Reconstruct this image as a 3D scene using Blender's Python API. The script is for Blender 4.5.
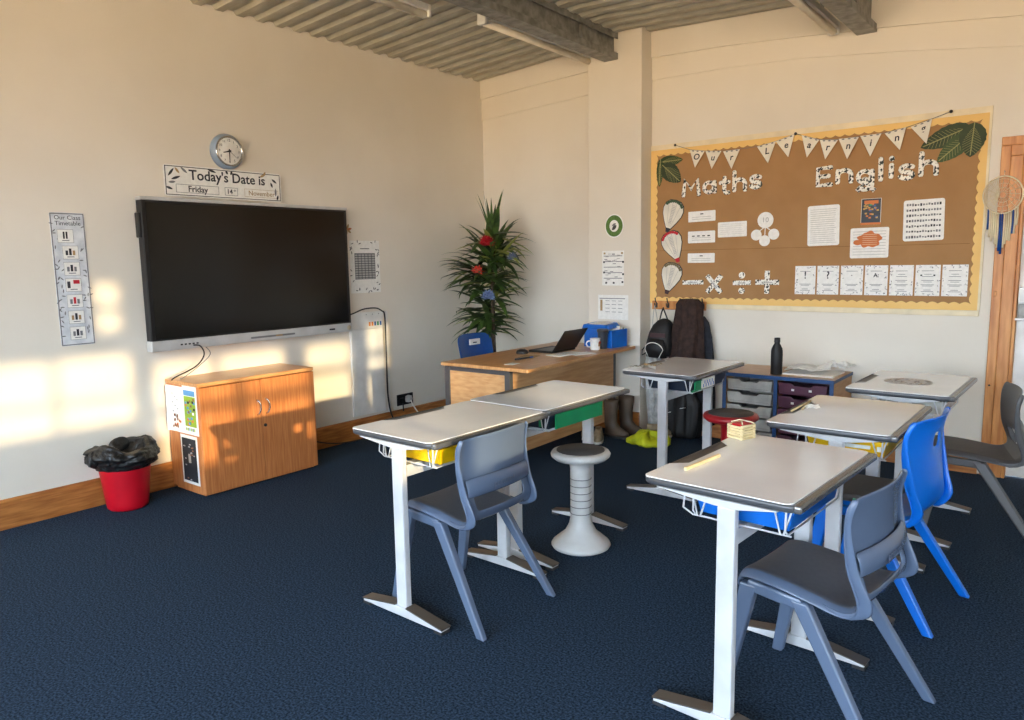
import bpy, bmesh, math, random
from math import sin, cos, pi, radians, sqrt
from mathutils import Vector, Matrix
random.seed(7)
for o in list(bpy.data.objects): bpy.data.objects.remove(o)
SC = bpy.context.scene
COL = SC.collection

# ---------------------------------------------------------------- camera
cam = bpy.data.cameras.new('camera'); cam.sensor_width = 36; cam.lens = 25.98
cam.clip_start = .05
camo = bpy.data.objects.new('camera', cam); COL.objects.link(camo)
R_ = Vector((0.78733, 0.616303, -0.016822)); U_ = Vector((-0.068861, 0.115019, 0.990974)); F_ = Vector((-0.612675, 0.779065, -0.132997))
camo.matrix_world = Matrix(((R_.x, U_.x, -F_.x, 4.903), (R_.y, U_.y, -F_.y, -5.826), (R_.z, U_.z, -F_.z, 1.5), (0, 0, 0, 1)))
SC.camera = camo
# ---------------------------------------------------------------- light
SC.view_settings.view_transform = 'Standard'; SC.view_settings.look = 'None'
SC.view_settings.exposure = 1.0; SC.view_settings.gamma = 1.0
SC.view_settings.use_curve_mapping = False
SC.cycles.use_denoising = True
SC.cycles.max_bounces = 10; SC.cycles.diffuse_bounces = 6; SC.cycles.sample_clamp_indirect = 6
w = bpy.data.worlds.new('sky'); SC.world = w; w.use_nodes = True
nt = w.node_tree; nt.nodes.clear()
tc = nt.nodes.new('ShaderNodeTexCoord'); sp = nt.nodes.new('ShaderNodeSeparateXYZ'); mr = nt.nodes.new('ShaderNodeMapRange')
cr = nt.nodes.new('ShaderNodeValToRGB'); bg = nt.nodes.new('ShaderNodeBackground'); ou = nt.nodes.new('ShaderNodeOutputWorld')
nt.links.new(tc.outputs['Generated'], sp.inputs[0]); nt.links.new(sp.outputs['Z'], mr.inputs['Value'])
mr.inputs['From Min'].default_value = -1; mr.inputs['From Max'].default_value = 1
nt.links.new(mr.outputs[0], cr.inputs[0]); nt.links.new(cr.outputs[0], bg.inputs[0]); nt.links.new(bg.outputs[0], ou.inputs[0])
e = cr.color_ramp.elements
e[0].position = 0.0; e[0].color = (.95, .70, .42, 1)          # sunlit ground
e[1].position = 1.0; e[1].color = (.52, .76, 1.10, 1)          # zenith
k = e.new(.485); k.color = (1.0, .74, .46, 1)
k = e.new(.505); k.color = (1.0, 1.05, 1.12, 1)
k = e.new(.60); k.color = (1.0, 1.25, 1.52, 1)
bg.inputs['Strength'].default_value = 6.5
sun = bpy.data.lights.new('sun', 'SUN'); sun.energy = 2.7; sun.angle = radians(.9); sun.color = (1, .78, .44)
suno = bpy.data.objects.new('sun', sun); COL.objects.link(suno)
sd = Vector((-1, .22, -.165)); suno.rotation_euler = sd.to_track_quat('-Z', 'Y').to_euler(); suno.location = (7, -6, 3)

# ---------------------------------------------------------------- materials
def lin(c):
    f = lambda v: v/12.92 if v <= .04045 else ((v+.055)/1.055)**2.4
    return tuple(f(v/255) for v in c) + (1,)
MATS = {}
def mat(name, c, rough=.6, metal=0, c2=None, scale=8, stretch=(1, 1, 1), bump=0, bscale=None, spec=.5, alpha=1, lo=.35, hi=.65, detail=4, trans=0, coat=0):
    if name in MATS: return MATS[name]
    m = bpy.data.materials.new(name); m.use_nodes = True; n = m.node_tree; b = n.nodes['Principled BSDF']
    b.inputs['Roughness'].default_value = rough; b.inputs['Metallic'].default_value = metal
    b.inputs['Specular IOR Level'].default_value = spec; b.inputs['Alpha'].default_value = alpha
    b.inputs['Transmission Weight'].default_value = trans; b.inputs['Coat Weight'].default_value = coat
    b.inputs['Base Color'].default_value = lin(c)
    t = n.nodes.new('ShaderNodeTexCoord'); mp = n.nodes.new('ShaderNodeMapping'); mp.inputs['Scale'].default_value = stretch
    n.links.new(t.outputs['Object'], mp.inputs[0])
    nz = n.nodes.new('ShaderNodeTexNoise'); nz.inputs['Scale'].default_value = scale; nz.inputs['Detail'].default_value = detail
    n.links.new(mp.outputs[0], nz.inputs['Vector'])
    if c2 is None: c2 = tuple(max(0, v*.93) for v in c)
    r = n.nodes.new('ShaderNodeValToRGB'); r.color_ramp.elements[0].position = lo; r.color_ramp.elements[1].position = hi
    r.color_ramp.elements[0].color = lin(c2); r.color_ramp.elements[1].color = lin(c)
    n.links.new(nz.outputs['Fac'], r.inputs[0]); n.links.new(r.outputs[0], b.inputs['Base Color'])
    if bump:
        nb = n.nodes.new('ShaderNodeTexNoise'); nb.inputs['Scale'].default_value = bscale or scale; nb.inputs['Detail'].default_value = 3
        n.links.new(mp.outputs[0], nb.inputs['Vector'])
        bu = n.nodes.new('ShaderNodeBump'); bu.inputs['Strength'].default_value = bump; bu.inputs['Distance'].default_value = .01
        n.links.new(nb.outputs['Fac'], bu.inputs['Height']); n.links.new(bu.outputs[0], b.inputs['Normal'])
    MATS[name] = m; return m

WALL = mat('painted plaster', (226, 218, 204), .75, c2=(219, 210, 195), scale=.9, bump=.06, bscale=30, lo=.4, hi=.6, detail=8)
CARPET = mat('navy carpet', (56, 76, 98), .95, c2=(20, 31, 46), scale=120, bump=.3, bscale=220, spec=.1, lo=.36, hi=.66, detail=3)
DECK = mat('weathered steel deck', (186, 182, 166), .6, c2=(168, 163, 146), scale=20, stretch=(.3, 1, 1))
STEEL = mat('galvanised steel', (150, 150, 146), .5, .3, c2=(112, 112, 108), scale=14)
OAK = mat('oak skirting', (186, 122, 62), .45, c2=(146, 86, 36), scale=9, stretch=(6, .6, 6), detail=6)
OAKX = mat('oak skirting across', (186, 122, 62), .45, c2=(146, 86, 36), scale=9, stretch=(.6, 6, 6), detail=6)
PINE = mat('orange pine', (214, 150, 84), .45, c2=(182, 112, 52), scale=7, stretch=(5, 5, .5), detail=7)
BEECH = mat('beech laminate', (202, 132, 78), .4, c2=(180, 108, 58), scale=14, stretch=(6, 6, .35), detail=5)
BEECHTOP = mat('beech laminate top', (206, 154, 100), .3, c2=(184, 128, 78), scale=14, stretch=(6, .35, 6), detail=5)
DESKW = mat('light wood laminate', (216, 172, 122), .4, c2=(196, 146, 96), scale=10, stretch=(1, .4, 5), detail=6)
CREAMT = mat('cream painted trim', (232, 216, 180), .5)
WHITE = mat('white paint', (232, 230, 224), .45)
WHITEP = mat('white powder coated steel', (204, 206, 209), .35, spec=.5)
TOP = mat('white laminate', (250, 250, 250), .16, c2=(239, 240, 242), scale=3, coat=.5)
RIM = mat('grey edge moulding', (84, 86, 90), .28, .2)
RIMS = mat('silver edge moulding', (122, 122, 122), .25, .55)
DARKP = mat('dark grey plastic', (52, 53, 56), .4)
FOOTD = mat('dark foot cover', (98, 92, 86), .35, .4)
BLACK = mat('black plastic', (18, 18, 20), .35)
BLACKM = mat('matt black', (26, 26, 28), .55)
PAPER = mat('white paper', (238, 236, 230), .6, c2=(228, 226, 220), scale=40)
INK = mat('dark print', (40, 42, 48), .7)
GREYINK = mat('grey print', (120, 120, 122), .7)
PALEINK = mat('pale grey print', (176, 174, 170), .7)
TANINK = mat('tan print', (170, 140, 96), .7)
CHROME = mat('chrome', (200, 200, 200), .15, .95)
SILV = mat('silver plastic', (206, 206, 204), .3, .3)
SCREEN = mat('dark glass', (9, 8, 7), .17, spec=.45)
SLATE = mat('slate blue plastic', (92, 107, 131), .24, c2=(87, 102, 126), scale=3)
SLATED = mat('slate seat texture', (76, 82, 92), .5, c2=(70, 76, 86), scale=60, bump=.15, bscale=300)
CHAR = mat('charcoal plastic', (84, 84, 86), .4, c2=(78, 78, 80), scale=3)
CHARD = mat('charcoal seat texture', (76, 74, 74), .55, scale=60, bump=.15, bscale=300)
BLUEC = mat('bright blue plastic', (6, 110, 214), .3, c2=(4, 102, 204), scale=3)
BLUED = mat('deep blue plastic', (8, 74, 148), .35)
YEL = mat('yellow plastic', (246, 196, 6), .35)
GRN = mat('green plastic', (8, 140, 88), .35)
BLU = mat('blue plastic tray', (14, 104, 200), .35)
NAVY = mat('navy plastic', (22, 34, 52), .4)
CLEAR = mat('clear plastic', (196, 196, 190), .25, c2=(160, 158, 152), scale=9)
PURP = mat('burgundy plastic', (82, 34, 58), .35)
RED = mat('red plastic', (196, 10, 32), .4)
DRED = mat('dark red plastic', (168, 26, 36), .35)
BAG = mat('black polythene', (30, 30, 31), .42, c2=(12, 12, 13), scale=14, bump=1.0, bscale=34)
BROWNP = mat('brown backing paper', (166, 124, 78), .8, c2=(160, 118, 73), scale=6)
GOLD = mat('yellow scalloped border', (236, 196, 120), .7, c2=(230, 188, 112), scale=3)
MOTTLE = mat('leaf print paper', (240, 236, 226), .6, c2=(38, 46, 44), scale=62, lo=.42, hi=.47, detail=1)
MOTTLE2 = mat('grey leaf print', (228, 228, 226), .55, c2=(112, 118, 126), scale=42, lo=.4, hi=.5, detail=2)
LEAFG = mat('dark green card', (56, 68, 38), .7, c2=(42, 54, 28), scale=12)
LEAFP = mat('green strap leaf', (78, 106, 44), .42, c2=(34, 54, 24), scale=12)
LEAFY = mat('yellow green leaf edge', (150, 160, 76), .5)
BARK = mat('grey brown bark', (94, 76, 58), .8, c2=(60, 46, 34), scale=30, bump=.3)

# ---------------------------------------------------------------- mesh helpers
class G:
    def __init__(s): s.v = []; s.f = []; s.m = []; s.s = []
    def add(s, vs, fs, m=0, smooth=False):
        b = len(s.v); s.v += [tuple(v) for v in vs]
        for f in fs: s.f.append(tuple(i+b for i in f)); s.m.append(m); s.s.append(smooth)
    def box(s, x0, x1, y0, y1, z0, z1, m=0):
        v = [(x, y, z) for x in (x0, x1) for y in (y0, y1) for z in (z0, z1)]
        s.add(v, [(0, 1, 3, 2), (4, 6, 7, 5), (0, 4, 5, 1), (2, 3, 7, 6), (0, 2, 6, 4), (1, 5, 7, 3)], m)
    def hexa(s, b, t, m=0):      # two quads, bottom and top, same winding (ccw seen from above)
        s.add(list(b)+list(t), [(3, 2, 1, 0), (4, 5, 6, 7), (0, 1, 5, 4), (1, 2, 6, 5), (2, 3, 7, 6), (3, 0, 4, 7)], m)
    def bar(s, a, b, w, h, m=0, up=(0, 0, 1), w2=None, h2=None):
        a = Vector(a); b = Vector(b); d = (b-a).normalized(); up = Vector(up)
        if abs(d.dot(up)) > .98: up = Vector((1, 0, 0))
        x = d.cross(up).normalized(); y = x.cross(d).normalized(); w2 = w2 or w; h2 = h2 or h
        A = [a+x*sx*w/2+y*sy*h/2 for sx, sy in ((-1, -1), (1, -1), (1, 1), (-1, 1))]
        B = [b+x*sx*w2/2+y*sy*h2/2 for sx, sy in ((-1, -1), (1, -1), (1, 1), (-1, 1))]
        s.add(A+B, [(0, 1, 2, 3), (7, 6, 5, 4), (0, 4, 5, 1), (1, 5, 6, 2), (2, 6, 7, 3), (3, 7, 4, 0)], m)
    def tube(s, pts, r, n=8, m=0, closed=False):
        pts = [Vector(p) for p in pts]; N = len(pts); rs = r if isinstance(r, (list, tuple)) else [r]*N
        prev = None; V = []
        for i, p in enumerate(pts):
            if closed: d = pts[(i+1) % N]-pts[i-1]
            else: d = pts[min(i+1, N-1)]-pts[max(i-1, 0)]
            d.normalize()
            if prev is None:
                x = d.cross(Vector((0, 0, 1)));
                if x.length < .1: x = d.cross(Vector((1, 0, 0)))
            else: x = prev-d*prev.dot(d)
            x.normalize(); prev = x; y = d.cross(x)
            V += [p+(x*cos(2*pi*j/n)+y*sin(2*pi*j/n))*rs[i] for j in range(n)]
        F = []
        for i in range(N if closed else N-1):
            a = i*n; b = ((i+1) % N)*n
            F += [(a+j, a+(j+1) % n, b+(j+1) % n, b+j) for j in range(n)]
        if not closed: F += [tuple(range(n-1, -1, -1)), tuple((N-1)*n+j for j in range(n))]
        s.add(V, F, m, True)
    def lathe(s, prof, c=(0, 0, 0), n=32, m=0, smooth=True, axis='z', fn=None):
        V = []
        for r, z in prof:
            for j in range(n):
                a = 2*pi*j/n; rr = max(r, 1e-4)
                if fn: rr, zz = fn(rr, z, a)
                else: zz = z
                p = (rr*cos(a), rr*sin(a), zz)
                if axis == 'x': p = (p[2], p[0], p[1])
                if axis == 'y': p = (p[0], p[2], p[1])
                V.append((c[0]+p[0], c[1]+p[1], c[2]+p[2]))
        F = []
        for i in range(len(prof)-1):
            a = i*n; b = a+n
            F += [(a+j, a+(j+1) % n, b+(j+1) % n, b+j) for j in range(n)]
        if axis == 'y': F = [f[::-1] for f in F]
        s.add(V, F, m, smooth)
    def prism(s, poly, a0, a1, plane='xy', m=0, mtop=None):   # extrude a polygon between a0 and a1 along the third axis
        def P(p, a): return {'xy': (p[0], p[1], a), 'xz': (p[0], a, p[1]), 'yz': (a, p[0], p[1])}[plane]
        n = len(poly); V = [P(p, a0) for p in poly]+[P(p, a1) for p in poly]
        s.add(V, [tuple(range(n-1, -1, -1))]+[(i, (i+1) % n, n+(i+1) % n, n+i) for i in range(n)], m)
        s.add(V[n:], [tuple(range(n))], m if mtop is None else mtop)
def obj(name, g, mats, parent=None, bevel=0, seg=2, sub=0, solid=0, loc=None, fixn=True):
    me = bpy.data.meshes.new(name); me.from_pydata(g.v, [], g.f)
    if not isinstance(mats, (list, tuple)): mats = [mats]
    for m in mats: me.materials.append(m)
    for p, mi, sm in zip(me.polygons, g.m, g.s): p.material_index = min(mi, len(mats)-1); p.use_smooth = sm
    if fixn:
        bm = bmesh.new(); bm.from_mesh(me); bmesh.ops.remove_doubles(bm, verts=bm.verts, dist=1e-6); bmesh.ops.recalc_face_normals(bm, faces=bm.faces); bm.to_mesh(me); bm.free()
    me.update()
    o = bpy.data.objects.new(name, me); COL.objects.link(o)
    if parent: o.parent = parent
    if loc: o.location = loc
    if solid:
        d = o.modifiers.new('solid', 'SOLIDIFY'); d.thickness = solid; d.offset = 0
    if sub:
        d = o.modifiers.new('sub', 'SUBSURF'); d.levels = sub; d.render_levels = sub
        for p in me.polygons: p.use_smooth = True
    if bevel:
        d = o.modifiers.new('bevel', 'BEVEL'); d.width = bevel; d.segments = seg; d.limit_method = 'ANGLE'; d.angle_limit = radians(35)
    return o
def tag(o, label, cat, group=None, kind=None):
    o['label'] = label
    if cat: o['category'] = cat
    if group: o['group'] = group
    if kind: o['kind'] = kind
    return o
def thing(name, label, cat, loc=(0, 0, 0), rz=0, group=None):
    o = bpy.data.objects.new(name, None); COL.objects.link(o); o.location = loc; o.rotation_euler = (0, 0, rz); o.empty_display_size = .1
    return tag(o, label, cat, group)
def struct(name, g, mats, parent=None, **k):
    o = obj(name, g, mats, parent, **k)
    if parent is None: o['kind'] = 'structure'
    return o
def text(name, body, size, loc, wall, m, parent, ex=.0006, off=0, align='CENTER', rot=0, shear=0):
    """lettering on the board wall ('b', faces -Y), the screen wall ('t', faces +X) or flat ('f')"""
    c = bpy.data.curves.new(name, 'FONT'); c.body = body; c.size = size; c.extrude = ex; c.offset = off; c.shear = shear
    c.align_x = align; c.align_y = 'CENTER'; c.resolution_u = 3
    t = bpy.data.objects.new(name, c); COL.objects.link(t); bpy.context.view_layer.update()
    me = bpy.data.meshes.new_from_object(t.evaluated_get(bpy.context.evaluated_depsgraph_get()))
    bpy.data.objects.remove(t)
    me.materials.clear(); me.materials.append(m)
    base = {'b': Matrix.Rotation(pi/2, 4, 'X'), 't': Matrix.Rotation(pi/2, 4, 'Z') @ Matrix.Rotation(pi/2, 4, 'X'), 'f': Matrix.Identity(4)}[wall]
    me.transform(Matrix.Translation(loc) @ base @ Matrix.Rotation(rot, 4, 'Z'))
    o = bpy.data.objects.new(name, me); COL.objects.link(o)
    if parent: o.parent = parent
    return o
def rrect(x0, x1, y0, y1, r, n=5):
    P = []
    for cx, cy, a0 in ((x1-r, y0+r, -pi/2), (x1-r, y1-r, 0), (x0+r, y1-r, pi/2), (x0+r, y0+r, pi)):
        P += [(cx+r*cos(a0+pi/2*i/n), cy+r*sin(a0+pi/2*i/n)) for i in range(n+1)]
    return P

# ================================================================ THE ROOM
XW, YB = 8.0, -9.0
g = G(); g.box(-.2, XW+.2, YB-.2, .2, -.1, 0); struct('floor', g, CARPET)
g = G(); g.box(-.2, 0, YB, .2, 0, 3.6); struct('wall_left', g, WALL)
def roofz(x):
    P = [(0, 3.25), (1.75, 3.36), (3.45, 3.29), (8.2, 3.20)]
    for (a, b), (c, d) in zip(P, P[1:]):
        if x <= c: return b+(d-b)*(x-a)/(c-a)
    return P[-1][1]
g = G(); g.box(-.2, 4.50, 0, .2, 0, 3.6); g.box(4.50, 5.45, 0, .2, 2.12, 3.6); g.box(5.45, XW+.2, 0, .2, 0, 3.6)
# plaster bands stepping forward under the roof
def band(pts, y0, y1):
    n = len(pts)
    for (xa, za), (xb, zb) in zip(pts, pts[1:]):
        g.hexa([(xa, y0, za), (xb, y0, zb), (xb, y1, zb), (xa, y1, za)], [(xa, y0, 3.6), (xb, y0, 3.6), (xb, y1, 3.6), (xa, y1, 3.6)])
band([(0, 2.884), (.6, 2.92), (1.256, 2.952), (1.9, 2.978), (2.5, 2.972), (3.08, 2.945), (3.8, 2.87), (4.455, 2.783), (8.1, 2.3)], -.012, .001)
band([(0, 3.085), (.6, 3.12), (1.256, 3.148), (1.9, 3.155), (2.5, 3.135), (3.08, 3.095), (3.8, 3.035), (4.455, 2.963), (8.1, 2.55)], -.03, -.012)
struct('wall_back', g, WALL)
# unseen far side wall, window openings shaped to cast the sun patches; wall behind the camera with tall windows
WN = [(-6.9, -5.36, 1.82, 2.30), (-5.26, -4.20, 1.46, 2.21), (-4.05, -3.56, 1.60, 2.21), (-3.42, -3.12, 1.60, 2.32)]
S0, S1 = 1.46, 2.32
g = G(); g.box(XW, XW+.2, YB, .2, 0, S0); g.box(XW, XW+.2, YB, .2, 2.76, 3.6); g.box(XW, XW+.2, YB, -5.60, S1, 2.76); g.box(XW, XW+.2, -5.40, .2, S1, 2.76); g.box(XW, XW+.2, -5.60, -5.40, S1, 2.41)
for a, b in zip([YB]+[w_[1] for w_ in WN], [w_[0] for w_ in WN]+[.2]): g.box(XW, XW+.2, a, b, S0, S1)
for a, b, c, d in WN:
    if c > S0: g.box(XW, XW+.2, a, b, S0, c)
    if d < S1: g.box(XW, XW+.2, a, b, d, S1)
struct('wall_right', g, WALL)
def sunpatch_frame(n, a, b, c, d, bars_z=(), bars_y=()):  # frames and bars sized and placed to shape the sun patches
    g = G(); X0, X1 = XW+.05, XW+.1
    g.box(X0, X1, a, b, c, c+.025); g.box(X0, X1, a, b, d-.025, d); g.box(X0, X1, a, a+.03, c+.025, d-.025); g.box(X0, X1, b-.03, b, c+.025, d-.025)
    for z, h in bars_z: g.box(X0, X1, a+.03, b-.03, z, z+h)
    for y, h in bars_y: g.box(X0, X1, y, y+h, c+.025, d-.025)
    struct('window_%d' % n, g, WHITE)
sunpatch_frame(1, *WN[0], bars_z=((2.00, .025),), bars_y=((-6.30, .03), (-5.86, .035)))
sunpatch_frame(2, *WN[1], bars_z=((1.83, .055),), bars_y=((-4.82, .06),))
sunpatch_frame(3, *WN[2], bars_z=((1.95, .04),))
sunpatch_frame(4, *WN[3], bars_z=((1.86, .05), (2.02, .06)), bars_y=((-3.28, .03),))
sunpatch_frame(9, -5.60, -5.40, 2.41, 2.76, bars_z=((2.55, .05),))  # small high opening added to throw one sun patch beside the screen
n = 5
g = G(); g.box(-.2, XW+.2, YB-.2, YB, 0, .85); g.box(-.2, XW+.2, YB-.2, YB, 3.0, 3.6)
for a, b in ((-.2, .5), (3.0, 3.2), (5.6, 5.8), (7.8, 8.2)): g.box(a, b, YB-.2, YB, .85, 3.0)
struct('wall_front', g, WALL)
for a, b in ((.5, 3.0), (3.2, 5.6), (5.8, 7.8)):
    g = G(); g.box(a, b, YB-.12, YB-.06, .85, .91); g.box(a, b, YB-.12, YB-.06, 2.94, 3.0)
    for x in (a, (a+b)/2-.03, b-.06): g.box(x, x+.06, YB-.12, YB-.06, .91, 2.94)
    struct('window_%d' % n, g, WHITE); n += 1
# corrugated roof deck, ribs running along X
g = G(); per = .16; xs = [-.2, 0, .9, 1.75, 2.6, 3.45, 5, 6.6, 8.2]; prof = []
y = .1
while y > YB-.2:
    prof += [(y, 0), (y-.06, 0), (y-.08, .024), (y-.14, .024)]; y -= per
V = []; F = []
for x in xs: V += [(x, yy, roofz(max(x, 0))+zz) for yy, zz in prof]
N = len(prof)
for i in range(len(xs)-1): F += [(i*N+j, i*N+j+1, (i+1)*N+j+1, (i+1)*N+j) for j in range(N-1)]
g.add(V, F); V2 = [(x, yy, 3.52) for x in (-.2, 8.2) for yy in (.15, YB-.2)]; g.add(V2, [(0, 1, 3, 2)])
struct('ceiling', g, DECK, fixn=False)
# pillar on the board wall
g = G(); g.box(1.352, 1.872, -.19, 0, 0, 3.6); struct('wall_pillar', g, WALL, bevel=.006)
# steel beams below the roof
def beam(name, x0, y0, y1, z0, z1, label):
    g = G(); w_ = .13
    g.box(x0, x0+w_, y0, y1, z0, z0+.012); g.box(x0, x0+w_, y0, y1, z1-.012, z1); g.box(x0+w_*.62, x0+w_*.70, y0, y1, z0+.012, z1-.012)
    g.box(x0+w_-.006, x0+w_, y0, y1, z0+.012, z0+.05); g.box(x0+w_-.006, x0+w_, y0, y1, z1-.05, z1-.012)
    k = y1-.5
    while k > y0+.4: g.box(x0+w_*.70, x0+w_*.70+.03, k-.04, k+.04, z0+.05, z1-.05, 0); k -= 1.2
    o = struct(name, g, STEEL); return o
beam('trim_1', 1.52, YB, -.19, 3.15, 3.362, '')
beam('trim_2', 3.47, YB, -.0, 3.03, 3.285, '')
# skirting boards
def skirt(g, p0, p1, nx, ny):
    pr_ = [(0, 0), (.02, 0), (.02, .135), (.014, .148), (.014, .160), (.006, .172), (0, .175)]
    A = [(p0[0]+nx*a, p0[1]+ny*a, b) for a, b in pr_]; B = [(p1[0]+nx*a, p1[1]+ny*a, b) for a, b in pr_]; n = len(pr_)
    g.add(A+B, [(i, (i+1) % n, n+(i+1) % n, n+i) for i in range(n)]+[tuple(range(n)), tuple(range(2*n-1, n-1, -1))])
g = G(); skirt(g, (0, YB), (0, 0), 1, 0); struct('baseboard_left', g, OAK)
g = G(); skirt(g, (.02, 0), (1.352, 0), 0, -1); skirt(g, (1.872, 0), (4.36, 0), 0, -1); struct('baseboard_back', g, OAKX)
g = G(); skirt(g, (1.352, -.19), (1.872, -.19), 0, -1); struct('baseboard_pillar', g, OAKX)
# door with pine frame at the right end of the board wall
g = G(); g.box(4.375, 4.43, -.018, 0, 0, 2.18); g.box(4.431, 4.50, -.035, -.001, 0, 2.11); g.box(4.501, 4.52, -.035, .05, 0, 2.11); g.box(4.375, 5.5, -.018, .0, 2.181, 2.235); g.box(4.431, 5.45, -.035, -.001, 2.111, 2.18)
g.box(4.388, 4.404, -.03, -.018, 1.215, 1.25)
fr = struct('door_1', g, PINE, bevel=.004)
g = G(); g.box(4.521, 5.45, .02, .06, .01, 2.12); obj('door_leaf', g, WHITE, fr)
g = G(); g.box(4.525, 4.66, -.04, .02, 1.17, 1.275, 0); g.box(4.525, 4.65, -.05, -.04, 1.18, 1.265, 1); g.box(4.53, 4.64, -.03, .02, 1.075, 1.17, 2); g.box(4.515, 4.66, -.05, .02, 1.06, 1.078, 0); g.tube([(4.505, -.02, 1.235), (4.515, -.02, 1.235)], .012, 10, 2)
obj('latch', g, [SILV, WHITE, STEEL], fr, bevel=.006)
g = G(); g.tube([(4.398, -.012, .62), (4.398, -.024, .62)], .006, 10); obj('screw', g, BLACK, fr)
# cream rail under the notice board
g = G(); g.box(1.90, 4.312, -.022, 0, 1.078, 1.118); struct('trim_3', g, CREAMT, bevel=.004)

# fluorescent battens
def batten(x, y0, y1, z, label, hb=.13):
    t = thing('light_batten', label, 'ceiling light', (x, y1, z))
    L = y1-y0
    g = G(); g.box(-.035, .035, -L, 0, .03, .075); obj('body', g, WHITE, t, bevel=.005)
    for ya, yb in ((-L-.012, -L+.03), (-.03, 0)):
        g = G(); g.box(-.04, .04, ya, yb, -.012, .075); obj('end_cap', g, WHITE, t, bevel=.012)
    g = G(); g.tube([(0, -L+.03, .008), (0, -.03, .008)], .026, 14); obj('diffuser', g, mat('opal diffuser', (236, 226, 206), .4), t)
    for ya in (-L+.3, -.33):
        g = G(); g.box(-.01, .01, ya, ya+.03, .075, hb); obj('bracket', g, STEEL, t)
batten(1.36, -1.60, -.10, 3.175, 'white fluorescent batten ending above the pillar, beside the nearer steel beam')
batten(3.33, -1.55, -.06, 3.06, 'white fluorescent batten beside the right-hand steel beam, by the frame edge')
batten(1.15, -3.45, -1.93, 3.18, 'white fluorescent batten at the top centre, only its end tip in view')

# ================================================================ TABLES
ZT = .79
def make_table(label, x, y, rz):
    t = thing('school_table', label, 'table', (x, y, 0), rz, 'height adjustable classroom tables')
    X0, X1, Y0, Y1 = -.260, .262, -.385, .385
    # slab with rounded grey edge
    g = G(); P = rrect(X0, X1, Y0, Y1, .045)
    def inset(d): return rrect(X0+d, X1-d, Y0+d, Y1-d, max(.045-d, .01))
    lv = [(.010, ZT-.028), (.001, ZT-.022), (0, ZT-.010), (.003, ZT-.003)]
    V = []; n = len(P)
    for d, z in lv: V += [(a, b, z) for a, b in inset(d)]
    F = []
    for i in range(len(lv)-1): F += [(i*n+j, i*n+(j+1) % n, (i+1)*n+(j+1) % n, (i+1)*n+j) for j in range(n)]
    g.add(V, F, 0, True); g.add(V[:n], [tuple(range(n-1, -1, -1))]); g.add(V[-n:], [tuple(range(n))])
    obj('edge_moulding', g, RIM, t)
    # bright finger strip along the pupil side
    g = G(); g.prism(rrect(X1-.024, X1+.005, Y0+.008, Y1-.008, .010, 3), ZT-.027, ZT-.002); obj('front_strip', g, RIMS, t, bevel=.008, seg=3)
    # white top with a notch for the pen tray on the far side
    g = G(); d = .005
    P = rrect(X0+d, X1-.024, Y0+d, Y1-d, .026)
    # insert notch on the -x side: the outline runs from (-x,+y) to (-x,-y)
    out = []
    for i, p in enumerate(P):
        out.append(p)
        q = P[(i+1) % len(P)]
        if abs(p[0]-(X0+d)) < 1e-4 and abs(q[0]-(X0+d)) < 1e-4 and p[1] > 0 > q[1]:
            out += [(X0+d, .20), (X0+.055, .155), (X0+.055, -.155), (X0+d, -.20)]
    g.prism(out, ZT-.004, ZT); obj('top_panel', g, TOP, t)
    g = G(); g.add([(X0+.012, .195, ZT-.001), (X0+.053, .152, ZT-.002), (X0+.053, -.152, ZT-.002), (X0+.012, -.195, ZT-.001)], [(0, 3, 2, 1)])
    g.box(X0+.008, X0+.014, -.19, .19, ZT-.004, ZT+.001)
    obj('pen_tray', g, DARKP, t)
    # frame under the top
    g = G()
    for s in (-1, 1):
        yy = s*.33-.035
        g.prism([(-.19, ZT-.030), (-.19, ZT-.028), (.20, ZT-.028), (.20, ZT-.030), (.078, ZT-.050), (.002, ZT-.050)], yy-.018, yy+.018, 'xz')
    g.box(.015, .062, -.345, .275, ZT-.175, ZT-.125)
    obj('frame', g, WHITEP, t, bevel=.003)
    for s in (-1, 1):
        yy = s*.33-.035
        g = G(); g.box(.010, .070, yy-.017, yy+.017, .03, ZT-.049); obj('leg', g, WHITEP, t, bevel=.006)
        g = G()
        P0 = [(-.203, .012), (.284, .012), (.284, .022), (.085, .052), (-.005, .052), (-.203, .022)]
        g.prism(P0, yy-.026, yy+.026, 'xz'); ft = obj('foot', g, WHITEP, t, bevel=.004)
        for P1 in ([(-.206, .022), (.006, .052), (.006, .058), (-.206, .028)], [(.074, .052), (.287, .021), (.287, .027), (.074, .058)]):
            g = G(); g.prism(P1, yy-.027, yy+.027, 'xz'); obj('foot_cover', g, FOOTD, ft)
        for xa, xb in ((-.204, -.158), (.240, .284)):
            g = G(); g.box(xa, xb, yy-.025, yy+.025, 0, .012); obj('glide', g, DARKP, ft)
    # wire runner that carries the tray
    g = G(); r = .0032
    for s in (-1, 1):
        xx = .055+s*.15
        g.tube([(xx, -.328, ZT-.030), (xx, -.332, ZT-.10), (xx, -.31, ZT-.120), (xx, .14, ZT-.120), (xx, .16, ZT-.10), (xx, .16, ZT-.030)], r, 6)
    g.tube([(-.13, -.318, ZT-.030), (-.135, -.322, ZT-.10), (-.10, -.322, ZT-.117), (.22, -.322, ZT-.117)], r, 6)
    for xx in (-.08, .19): g.tube([(xx-.03, -.315, ZT-.030), (xx, -.33, ZT-.115), (xx+.008, -.325, ZT-.115), (xx+.03, -.315, ZT-.030)], r, 6)
    obj('wire_runner', g, WHITEP, t)
    return t
TB = {}
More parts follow.
